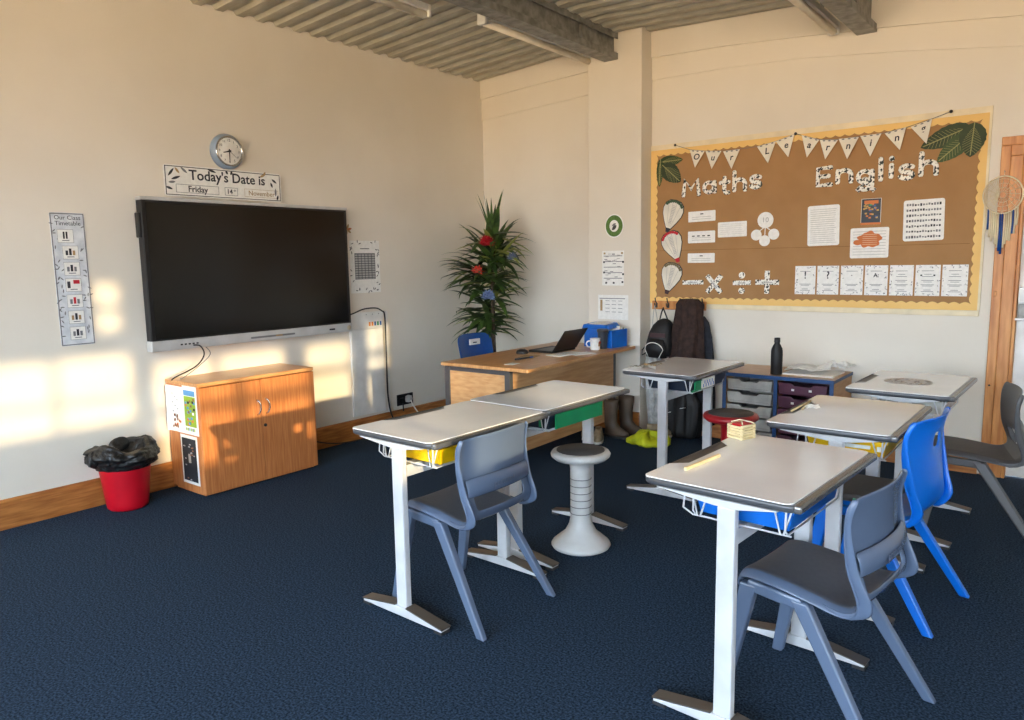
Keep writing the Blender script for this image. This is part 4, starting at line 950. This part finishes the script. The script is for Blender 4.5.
for i, (c, a, b, d) in enumerate(flags):
    g = G(); yy = -.002*(i % 2); g.prism([a, b, d], yy, yy-.002, 'xz'); o = obj('flag', g, mat('cream flag card', (232, 224, 206), .6), t)
    cx = (a[0]+b[0]+d[0])/3; cz = (a[1]+b[1])/2*.62+d[1]*.38; tl = math.atan2(b[1]-a[1], b[0]-a[0])
    text('letter', c, .060 if c == 'g' else .066, (cx, yy-.0030, cz+(.016 if c == 'g' else 0)), 'b', INK, o, ex=.0003, off=.0012, rot=tl*.6, shear=.15)
    g = G()
    for q in range(3):
        u = .15+q*.3; leaf(g, (a[0]+(b[0]-a[0])*u, a[1]+(b[1]-a[1])*u-.006), tl, .022, .009, yy-.0022, 0, 'xz')
    obj('leaf_print', g, GREYINK, o)
g = G(); pts = [(2.104, 0, 2.424), (2.232, .001, 2.374), (2.365, .001, 2.351), (2.51, .001, 2.336), (2.652, .001, 2.336), (2.788, .001, 2.341), (2.931, .001, 2.365), (3.077, .001, 2.403), (3.25, .001, 2.341), (3.38, .001, 2.328), (3.52, .001, 2.333), (3.67, .001, 2.338), (3.83, .001, 2.362), (3.973, .001, 2.398), (4.082, 0, 2.43)]
g.tube(pts, .002, 5); obj('string', g, GREYINK, t)
for p in ((2.104, 2.424), (3.077, 2.403), (4.082, 2.43)):
    g = G(); g.lathe([(.009, 0), (.011, -.006), (0, -.010)], (p[0], 0, p[1]), 12, axis='y'); g.tube([(p[0], .02, p[1]), (p[0], 0, p[1])], .002, 5); obj('pin', g, DARKP, t)
# ---- sheets on the pillar
YP = -.191
t = thing('round_sign', 'round green and white sign with a leaf on the pillar', 'sign', (1.617, YP, 1.783))
g = G(); g.prism([(0.092*cos(k*pi/24), -.100*sin(k*pi/24)) for k in range(48)], 0, -.002, 'xz'); obj('backing', g, PAPER, t)
g = G(); g.prism([(.083*cos(k*pi/24), -.091*sin(k*pi/24)) for k in range(48)], -.002, -.003, 'xz'); obj('ring', g, mat('green ring', (88, 122, 50), .6, c2=(66, 100, 36), scale=60), t)
g = G(); g.prism([(.045*cos(k*pi/24), -.05*sin(k*pi/24)) for k in range(48)], -.003, -.004, 'xz'); o = obj('centre', g, PAPER, t)
g = G(); leaf(g, (-.02, -.035), .75, .06, .03, -.0042, 0, 'xz'); leaf(g, (-.02, .0), .5, .045, .02, -.0044, 1, 'xz'); obj('leaf_emblem', g, [DARKP, GREYINK], o)
def dnt(g, w2, h2):
    for i in range(5): z = h2*(.7-.32*i); g.box(-w2*.85, w2*.85, -.0026, -.002, z-.003, z+.003, 0)
    for i in range(22): x = random.uniform(-.8, .5)*w2; z = random.uniform(-.75, .85)*h2; g.box(x, x+w2*.28, -.003, -.0024, z, z+.006, random.choice((0, 2, 2)))
    for x, z in ((-.85, .8), (.75, .8), (-.9, .3), (.85, .3), (-.9, -.3), (.85, -.4), (-.7, -.9), (0, -.9), (.8, -.85)): g.box(w2*x, w2*x+.018, -.0034, -.0026, h2*z, h2*z+.016, random.choice((1, 1, 3)))
bsheet('pillar_notice', 'upper white patterned notice with dense print on the pillar', 'notice', 1.497, 1.713, 1.272, 1.572, draw=dnt, y=YP, r=.004)
def dnt2(g, w2, h2):
    g.box(-w2*.85, -w2*.7, -.0026, -.002, -h2*.3, h2*.6, 3); g.box(-w2*.9, w2*.8, -.0026, -.002, h2*.68, h2*.74, 0)
    for i in range(4):
        for q in range(3): g.box(w2*(-.5+.42*q), w2*(-.22+.42*q), -.0026, -.002, h2*(.5-.3*i), h2*(.54-.3*i), 0)
bsheet('wall_planner', 'lower white planner sheet in a clear sleeve on the pillar', 'notice', 1.455, 1.757, .975, 1.19, draw=dnt2, y=YP, r=.004)

# dreamcatcher
t = thing('dreamcatcher', 'round woven dreamcatcher with cream and blue tassels on the door frame', 'dreamcatcher', (4.403, -.045, 1.868))
g = G(); g.tube([(.108*cos(a*pi/24), 0, .118*sin(a*pi/24)) for a in range(48)], .005, 8, closed=True); obj('hoop', g, CREAMT, t)
g = G()
for rr, n_ in ((.095, 16), (.07, 12), (.045, 9), (.02, 6)):
    P = [(rr*cos(2*pi*k/n_), 0, 1.09*rr*sin(2*pi*k/n_)) for k in range(n_)]
    for k in range(n_): g.tube([P[k], P[(k+1) % n_]], .0014, 4)
for k in range(16):
    a = 2*pi*k/16; g.tube([(.105*cos(a), 0, .115*sin(a)), (.02*cos(a+.4), 0, .022*sin(a+.4))], .0014, 4)
for k in range(22): a0 = pi*.55+k*.038*pi; g.tube([(.1*cos(a0), 0, .11*sin(a0)), (-.02, 0, .0)], .0012, 4)
obj('web', g, CREAMT, t)
lens_ = [.15, .13, .17, .19, .16, .20, .22, .24, .26, .22, .20, .18, .19, .15, .16, .12]
for k in range(16):
    x = -.085+k*.0113; g = G(); z = -sqrt(max(0, .118**2-x*x*1.15)); L = lens_[k]
    g.tube([(x, 0, z), (x+.002, -.002, z-L*.5), (x*.98, 0, z-L)], [.005, .0055, .0065], 6)
    obj('tassel', g, BLUED if k in (1, 7, 8, 13) else CREAMT, t)
g = G(); g.tube([(0, 0, .118), (0, .01, .15)], .0015, 5); obj('loop', g, CREAMT, t)
g = G(); g.tube([(.0, .028, .15), (0, 0, .15)], .003, 6); obj('nail', g, STEEL, t)

# ================================================================ COATS AND BAGS
t = thing('coat_rack', 'pine rail with metal coat hooks under the notice board', 'coat rack', (2.15, -.022, 1.10))
g = G(); g.box(-.245, .245, -.018, -.0, -.035, .038); obj('rail', g, PINE, t, bevel=.003)
for x_ in (-.20, -.09, .03, .14, .225):
    g = G(); g.tube([(x_, -.018, -.01), (x_, -.035, -.015), (x_, -.055, .0), (x_, -.06, .02)], .005, 8); g.tube([(x_, -.018, .015), (x_, -.04, .035), (x_, -.05, .065)], .005, 8); g.box(x_-.008, x_+.008, -.022, -.018, -.02, .02); obj('hook', g, DARKP, t)
def drape(name, label, cat, cx, cy, rings, m, folds=9, amp=.10, group=None, seed=0, n=48, name2='cloth'):
    """closed hanging cloth; rings = (z, halfwidth x, halfdepth y, x offset)"""
    t = thing(name, label, cat, (cx, cy, rings[-1][0]), 0, group); z00 = rings[-1][0]; V = []
    R2 = []
    for (a, b) in zip(rings, rings[1:]):
        for k in range(4): u = k/4; R2.append(tuple(a[i]+(b[i]-a[i])*u for i in range(4)))
    R2.append(rings[-1])
    for i, (z, hx, hy, ox) in enumerate(R2):
        for j in range(n):
            a = 2*pi*j/n; f = 1+amp*sin(folds*a+seed+i*.12)+amp*.5*sin((folds*2+1)*a+seed*2-i*.2)
            V.append((ox+hx*f*cos(a), min(hy*f*sin(a), .9*hy), z-z00))
    F = [(i*n+j, i*n+(j+1) % n, (i+1)*n+(j+1) % n, (i+1)*n+j) for i in range(len(R2)-1) for j in range(n)]
    F += [tuple(range(n)), tuple(range(len(V)-1, len(V)-n-1, -1))]
    g = G(); g.add(V, F, 0, True); obj(name2, g, m, t); return t
NVY = mat('dark navy cloth', (34, 38, 48), .85, c2=(20, 22, 30), scale=30)
DBR = mat('dark brown cloth', (62, 42, 34), .9, c2=(38, 24, 22), scale=24, bump=.4, bscale=60)
BLKC = mat('black nylon', (20, 19, 21), .6, c2=(10, 10, 12), scale=24, bump=.2, bscale=80)
drape('coat', 'long dark brown hooded coat on the rack', 'coat', 2.30, -.15, [(1.165, .07, .05, 0), (1.12, .105, .08, 0), (1.02, .11, .09, 0), (.92, .125, .09, 0), (.8, .135, .09, -.01), (.6, .15, .09, -.02), (.40, .16, .09, -.02)], DBR, 8, .13, 'clothes on the coat rack', 1)
drape('coat', 'dark navy coat behind the brown one, right side of the rack', 'coat', 2.405, -.085, [(1.02, .02, .03, -.02), (.97, .05, .03, -.01), (.85, .07, .035, 0), (.65, .09, .035, .0), (.35, .10, .035, .0), (.12, .10, .035, .0)], NVY, 7, .06, 'clothes on the coat rack', 3)
drape('coat', 'long black garment reaching the floor below the brown coat', 'coat', 2.24, -.12, [(.40, .10, .04, 0), (.3, .17, .07, 0), (.15, .17, .08, 0), (.02, .15, .08, 0), (.0, .13, .07, 0)], BLKC, 7, .16, 'clothes on the coat rack', 5)
drape('plastic_bag', 'crumpled whitish clear carrier bag hanging beside the pillar', 'bag', 1.965, -.12, [(.80, .015, .02, .02), (.76, .05, .05, 0), (.62, .065, .06, 0), (.45, .06, .05, 0), (.25, .05, .045, 0), (.08, .04, .04, 0)], mat('cloudy polythene', (206, 206, 202), .3, c2=(160, 160, 158), scale=20, bump=.8, bscale=30), 8, .14, None, 2, name2='film')
cable('bag_cord', 'pale cord hanging from the left hook to the carrier bag', [(1.95, -.08, 1.10), (1.944, -.10, .95), (1.975, -.12, .80)], .003, PALEINK)
cable('bag_cord', 'second pale cord, from the left hook down behind the backpack', [(1.952, -.08, 1.10), (1.985, -.09, .95), (1.995, -.11, .80)], .003, PALEINK)
t = thing('garment_label', 'pair of small white stripes on the dark clothing under the rack', 'label', (2.25, -.245, .22))
for a_, b_ in ((-.08, 0), (.05, .05)):
    g = G(); g.bar((a_-.025, 0, b_-.006), (a_+.025, -.002, b_+.006), .004, .004); obj('stripe', g, PAPER, t)
t = thing('backpack', 'black backpack with white piping hanging on the rack', 'bag', (2.075, -.19, .685))
g = G(); V = []; n_ = 28
for z, hx, hy, ox in ((0, .09, .05, -.01), (.02, .115, .08, -.01), (.10, .12, .095, -.01), (.20, .10, .09, .0), (.26, .085, .07, .015), (.30, .05, .045, .02), (.315, .02, .02, .025)):
    for j in range(n_): a = 2*pi*j/n_; c_ = cos(a); s_ = sin(a); V.append((ox+hx*math.copysign(abs(c_)**.75, c_), hy*math.copysign(abs(s_)**.75, s_), z))
g.add(V, [(i*n_+j, i*n_+(j+1) % n_, (i+1)*n_+(j+1) % n_, (i+1)*n_+j) for i in range(6) for j in range(n_)]+[tuple(range(n_-1, -1, -1)), tuple(range(6*n_, 7*n_))], 0, True); obj('body', g, BLKC, t)
g = G(); V = []
for z, hx, y_ in ((-.01, .075, -.07), (.0, .09, -.115), (.08, .095, -.135), (.14, .07, -.12), (.155, .05, -.08)):
    for j in range(15): a = pi*j/14; V.append((-.01+hx*cos(a), y_+.045*(1-sin(a)), z))
g.add(V, [(i*15+j, i*15+j+1, (i+1)*15+j+1, (i+1)*15+j) for i in range(4) for j in range(14)], 0, True); obj('front_pocket', g, BLKC, t, solid=.004)
g = G(); g.tube([(-.01+.082*cos(pi*k/12), -.12-.02*sin(pi*k/12), .06+.065*sin(pi*k/12)) for k in range(13)], .0035, 6); g.tube([(-.09, -.12, .06), (-.05, -.14, .0)], .003, 6); g.tube([(.07, -.12, .06), (.045, -.14, .0)], .003, 6); obj('piping', g, PAPER, t)
g = G(); g.box(-.06, .08, -.098, -.088, .165, .20); obj('panel', g, mat('dark plum', (62, 36, 40), .6), t)
g = G(); g.tube([(-.02, 0, .30), (-.005, .0, .36), (.0, .02, .40)], .006, 6); g.tube([(.06, 0, .29), (.03, .0, .36), (.0, .02, .405)], .006, 6); obj('strap', g, BLKC, t)
g = G(); g.tube([(-.10, -.05, .10), (-.14, -.08, .05), (-.13, -.1, .01), (-.10, -.08, .03)], .006, 6); obj('webbing', g, BLACK, t)
# footwear
def shoe(name, label, x, y, rz, m, solem, boot=0, L=.26, wd=.09, group=None):
    t = thing(name, label, 'shoe' if not boot else 'boot', (x, y, 0), rz, group)
    O = [(-.5, 0), (-.46, .42), (-.2, .46), (.1, .5), (.36, .45), (.5, .15), (.5, -.15), (.36, -.45), (.1, -.42), (-.2, -.38), (-.46, -.4)]
    g = G(); g.prism([(a*L, b*wd) for a, b in O], 0, .018); obj('sole', g, solem, t, bevel=.003)
    g = G(); V = []; n_ = 20; hs = [(.018, 1, .98, 0), (.045, .98, 1.0, 0), (.065, .86, .85, -.05), (.085, .62, .7, -.16)] + ([(.12, .50, .84, -.25), (.2, .50, .9, -.25), (boot-.04, .58, 1.05, -.24), (boot, .60, 1.08, -.24)] if boot else [(.10, .46, .62, -.24)])
    for z, a, b, ox in hs:
        for j in range(n_): q = 2*pi*j/n_; V.append((L*(ox+.48*a*cos(q)), wd*.47*b*sin(q), z))
    nn = len(hs); g.add(V, [(i*n_+j, i*n_+(j+1) % n_, (i+1)*n_+(j+1) % n_, (i+1)*n_+j) for i in range(nn-1) for j in range(n_)], 0, True); obj('upper', g, m, t, solid=.003)
    g = G(); Z = boot-.005 if boot else .095; a, b, ox = (.58, .98, -.24) if boot else (.4, .5, -.24); g.prism([(L*(ox+.46*a*cos(2*pi*j/16)), wd*.45*b*sin(2*pi*j/16)) for j in range(16)], Z-.03, Z-.028); obj('lining', g, BLACKM, t)
    if not boot:
        g = G()
        for i in range(4): xx = L*(-.02+.07*i); g.tube([(xx, -.025, .083-.006*i), (xx+.01, 0, .094-.007*i), (xx, .025, .083-.006*i)], .003, 5)
        obj('lace', g, CREAMT, t)
BOOT = mat('brown rubber boot', (92, 76, 62), .5, c2=(72, 58, 46), scale=8)
SHOE = mat('beige canvas', (170, 152, 124), .8, c2=(140, 122, 96), scale=24)
shoe('rubber_boot', 'nearer tall brown boot beside the desk end', 1.80, -.46, -.15, BOOT, DARKP, .32, wd=.10, group=None)
shoe('rubber_boot', 'rear tall brown boot closest to the pillar', 1.86, -.30, -.1, BOOT, DARKP, .33, wd=.10)
shoe('trainer', 'beige trainer standing nearest the boots under the teacher desk end', 1.74, -.66, -1.1, SHOE, PAPER)
shoe('trainer', 'beige trainer furthest left under the teacher desk, beside its pair', 1.60, -.62, -1.0, SHOE, PAPER)
shoe('trainer', 'beige shoe lying behind the yellow bundle', 2.08, -.235, .3, SHOE, PAPER, L=.22)
t = thing('hi_vis_bundle', 'crumpled fluorescent yellow bundle on the carpet by the boots', 'bundle', (2.13, -.50, 0), -.2)
g = G(); g.lathe([(.0, .0), (.13, .0), (.155, .02), (.15, .05), (.11, .075), (.05, .085), (0, .088)], n=56, fn=lambda r, z, a: (r*(1+.15*abs(cos(a))+.10*sin(5*a+1)+.06*sin(11*a+z*60)), z*(1+.25*sin(3*a)+.12*sin(9*a)))); obj('cloth', g, mat('fluorescent yellow', (206, 214, 30), .6, c2=(170, 176, 20), scale=12, bump=.5, bscale=25), t)

# ================================================================ TRAY UNIT
t = thing('tray_unit', 'blue edged beech tray storage unit with grey and burgundy trays below the board', 'storage unit', (3.148, -.025, 0))
hw, dp, H = .392, .50, .645
g = G()
for x_ in (-hw, -.012, hw-.024): g.box(x_, x_+.024, -dp+.006, 0, .03, H-.022)
g.box(-hw, hw, -.01, 0, .03, H-.02); g.box(-hw, hw, -dp+.006, 0, .03, .05); obj('carcass', g, mat('beech board', (200, 156, 104), .45, c2=(184, 136, 86), scale=10, stretch=(4, .6, 4)), t)
g = G(); g.box(-hw-.004, hw+.004, -dp, .004, H-.022, H); obj('top', g, mat('beech top', (204, 160, 112), .35, c2=(188, 140, 92), scale=9, stretch=(.6, 5, 1)), t)
g = G(); BE = -dp-.004
g.box(-hw-.006, hw+.006, BE, -dp+.006, H-.026, H); g.box(hw+.002, hw+.006, BE, .004, H-.024, H-.001)
for x_ in (-hw-.004, -.014, hw-.022): g.box(x_, x_+.026, BE, -dp+.008, .03, H-.024)
g.box(-hw, hw, BE, -dp+.006, .03, .05); obj('edging', g, mat('blue edging', (36, 78, 130), .4), t)
for x_, z_ in ((-.33, .015), (.33, .015)):
    g = G(); g.box(x_-.03, x_+.03, -dp+.03, -.02, 0, .03); obj('foot', g, DARKP, t)
def unit_tray(x0, x1, z, m, label, face):
    tt = thing('storage_tray', label, 'tray', (3.148, -.025, 0), 0, 'trays in the storage unit'); z0_, z1_ = z, z+.083
    g = G(); g.box(x0+.01, x1-.01, -dp+.012, -.06, z0_, z0_+.004); g.box(x0+.01, x0+.014, -dp+.012, -.06, z0_, z1_-.008); g.box(x1-.014, x1-.01, -dp+.012, -.06, z0_, z1_-.008); g.box(x0+.01, x1-.01, -.064, -.06, z0_, z1_-.008); obj('tray_body', g, m, tt)
    g = G(); c_ = (x0+x1)/2; P = [(x0+.012, z0_), (x1-.012, z0_), (x1-.004, z1_-.006), (x1-.004, z1_), (c_+.075, z1_), (c_+.055, z1_-.018), (c_-.055, z1_-.018), (c_-.075, z1_), (x0+.004, z1_), (x0+.004, z1_-.006)]
    g.prism(P, -dp-.012, -dp+.010, 'xz'); o = obj('tray_front', g, m, tt, bevel=.006, seg=3)
    g = G()
    if face == 'c':
        g.box(x0+.03, x1-.03, -dp-.016, -dp-.012, z0_+.012, z0_+.018); obj('ridge', g, m, o)
    else:
        g.box(c_-.075, c_-.055, -dp-.0135, -dp-.012, z0_+.030, z0_+.045); g.box(c_+.045, c_+.065, -dp-.0135, -dp-.012, z0_+.032, z0_+.047); obj('sticker', g, PAPER, o)
LBC = ['topmost clear grey tray in the left column of the unit', 'second clear grey tray from the top, left column', 'third clear grey tray from the top, left column', 'fourth clear grey tray from the top, left column', 'fifth clear grey tray from the top, left column', 'bottom clear grey tray in the left column']
LBP = [l.replace('clear grey', 'burgundy').replace('left', 'right') for l in LBC]
for i in range(6):
    z = H-.125-i*.096
    unit_tray(-.362, -.016, z, CLEAR, LBC[i], 'c'); unit_tray(.016, .364, z, PURP, LBP[i], 'p')
ZU = H
t = thing('bottle', 'black steel water bottle standing on the tray unit', 'bottle', (3.118, -.43, ZU))
g = G(); g.lathe([(0, 0), (.038, 0), (.041, .004), (.041, .17), (.038, .19), (.026, .215), (.019, .225), (.019, .235)], n=32); obj('body', g, BLACKM, t)
g = G(); g.lathe([(.0, .235), (.021, .235), (.022, .24), (.021, .268), (0, .27)], n=32); obj('cap', g, BLACK, t)
def crumple(name, label, x, y, z, w_, l, h, rz, seed, lift=0):
    random.seed(seed); t = thing(name, label, 'paper', (x, y, z), rz); n_ = 12; V = []
    for i in range(n_+1):
        for j in range(n_+1):
            u = i/n_; v = j/n_; hh = h*(.25+.5*abs(sin(u*5+seed))*abs(cos(v*4+seed*2))+.25*random.random()) + lift*max(0, u*v-.5)
            V.append(((u-.5)*w_, (v-.5)*l, max(.003, hh)))
    g = G(); g.add(V, [(i*(n_+1)+j, (i+1)*(n_+1)+j, (i+1)*(n_+1)+j+1, i*(n_+1)+j+1) for i in range(n_) for j in range(n_)], 0, False); obj('sheet', g, PAPER, t, solid=.002)
g = G(); g.box(-.15, .20, -.17, .15, 0, .012); o = obj('paper_stack', g, PAPER, loc=(3.31, -.25, ZU), bevel=.002); tag(o, 'flat stack of white paper on the right end of the tray unit', 'paper')
crumple('crumpled_paper', 'crumpled white paper on top of the stack on the tray unit', 3.29, -.24, ZU+.013, .30, .26, .04, .15, 3, .05)
crumple('crumpled_paper', 'folded white sheet at the wall side of the tray unit', 3.47, -.07, ZU+.013, .16, .14, .07, -.3, 5)
random.seed(21)

# ================================================================ THINGS ON THE TABLES
def onT(k, lx, ly):
    T = TB[k]; a = T.rotation_euler.z; return (T.location.x+lx*cos(a)-ly*sin(a), T.location.y+lx*sin(a)+ly*cos(a))
WOOD = mat('pale wood', (226, 208, 164), .6, c2=(206, 184, 136), scale=20, stretch=(1, 1, 5))
t = thing('wooden_stick', 'pale square wooden stick lying on the nearest table', 'stick', (3.875, -3.455, ZT))
g = G(); g.bar((-.012, -.115, .006), (.012, .115, .006), .011, .011); obj('rod', g, WOOD, t, bevel=.001)
t = thing('block_basket', 'small square stack of pale wooden sticks with red inside, on the nearest table', 'basket', (3.845, -3.02, ZT), -.35)
for lv_ in range(11):
    z = .003+lv_*.0052
    for s in (-1, 1):
        g = G()
        if lv_ % 2: g.bar((-.040, s*.033, z), (.040, s*.033, z+random.uniform(-.0005, .0005)), .006, .005)
        else: g.bar((s*.033, -.040, z), (s*.033, .040, z), .006, .005)
        obj('stick', g, WOOD, t)
g = G(); g.box(-.030, .030, -.030, .030, .0, .050); obj('inner_box', g, WOOD, t)
g = G(); g.box(-.026, .026, -.026, .026, .050, .058); obj('red_insert', g, RED, t)
g = G(); g.tube([(-.035, -.02, .062), (-.01, 0, .072), (.02, .03, .064), (.034, .034, .060)], .0025, 6); g.tube([(.03, -.03, .062), (.0, 0, .068), (-.03, .03, .062)], .0025, 6); obj('twine', g, CREAMT, t)
t = thing('pencil', 'pale pencil resting on the pen tray of the yellow tray table', 'pencil', onT('D', -.225, .03)+(ZT+.005,), -.0)
g = G(); g.tube([(0, -.16, 0), (.0, .13, 0)], .0045, 6); obj('shaft', g, WOOD, t); g = G(); g.tube([(0, .13, 0), (0, .15, 0)], [.0045, .0008], 6); obj('tip', g, WOOD, t)
t = thing('pencil', 'second pale pencil beside it, slightly crossed', 'pencil', onT('D', -.212, .05)+(ZT+.005,), .12)
t['label'] = 'pale pencil lying slightly crossed on the yellow tray table'
g = G(); g.tube([(0, -.11, 0), (.0, .11, 0)], .0045, 6); obj('shaft', g, WOOD, t); g = G(); g.tube([(0, .11, 0), (0, .13, 0)], [.0045, .0008], 6); obj('tip', g, DARKP, t)
xy = onT('D', -.17, .0); crumple('tissue_scrap', 'small white crumpled tissue beside the pencils', xy[0], xy[1], ZT, .06, .06, .018, .4, 9)
random.seed(33)
x_, y_ = onT('E', -.02, .0)
t = thing('circle_drawing', 'grey circular drawing lying on the table by the door frame', 'drawing', (x_, y_, ZT))
g = G(); g.prism([(.125*cos(k*pi/20), .125*sin(k*pi/20)) for k in range(40)], 0, .0008); obj('sheet', g, mat('pale grey sheet', (206, 206, 206), .4), t)
g = G()
for i in range(60):
    a = random.uniform(0, 6.28); r = random.uniform(.03, .115); x = r*cos(a); y = r*sin(a); g.box(x-.006, x+.006, y-.004, y+.004, .0008, .0014, random.choice((0, 0, 1)))
obj('print', g, [GREYINK, TANINK], t)
# clutter on the table before the coats
x_, y_ = onT('F', -.16, -.16)
def pin(label, dx, dy, a, L, m):
    t = thing('twist_of_wrapper', label, 'wrapper', (x_+dx, y_+dy, ZT), a)
    g = G(); n_ = 8; V = []
    for i in range(n_+1):
        for j in range(3): V.append(((i/n_-.5)*L, (j-1)*.016*(1+.3*sin(i*2)), .004+.016*abs(sin(i*1.9+j))))
    g.add(V, [(i*3+j, i*3+3+j, i*3+4+j, i*3+1+j) for i in range(n_) for j in range(2)]); obj('film', g, m, t, solid=.001)
FOIL = mat('silvery film', (176, 172, 160), .3, .4, c2=(120, 116, 104), scale=40)
pin('silvery wrapper at the left corner of the table before the coats', -.03, -.10, .5, .12, FOIL)
pin('brownish wrapper in the middle of the litter before the coats', .0, -.02, -.4, .11, TANINK)
pin('silvery wrapper nearest the backpack, on the table before the coats', .03, .05, 1.2, .10, FOIL)
pin('pale grey twisted strip lying across the litter before the coats', .05, -.08, 2.2, .13, PALEINK)

# put every empty at its own thing's base (children keep their place)
bpy.context.view_layer.update()
for t in [o for o in SC.objects if o.parent is None and o.type == 'EMPTY' and (o.name.startswith('storage_tray') or o.name.endswith('_poster') or o.name.startswith('seat_cushion') or o.name == 'notice_board')]:
    P = [c.matrix_world @ Vector(b) for c in t.children if c.type == 'MESH' for b in c.bound_box]
    if not P: continue
    lo = Vector([min(p[i] for p in P) for i in range(3)]); hi = Vector([max(p[i] for p in P) for i in range(3)])
    d = Vector(((lo.x+hi.x)/2, (lo.y+hi.y)/2, lo.z))-t.matrix_world.translation
    dl = t.matrix_world.to_3x3().inverted() @ d
    t.location = t.location+d
    for c in t.children: c.location = c.location-dl
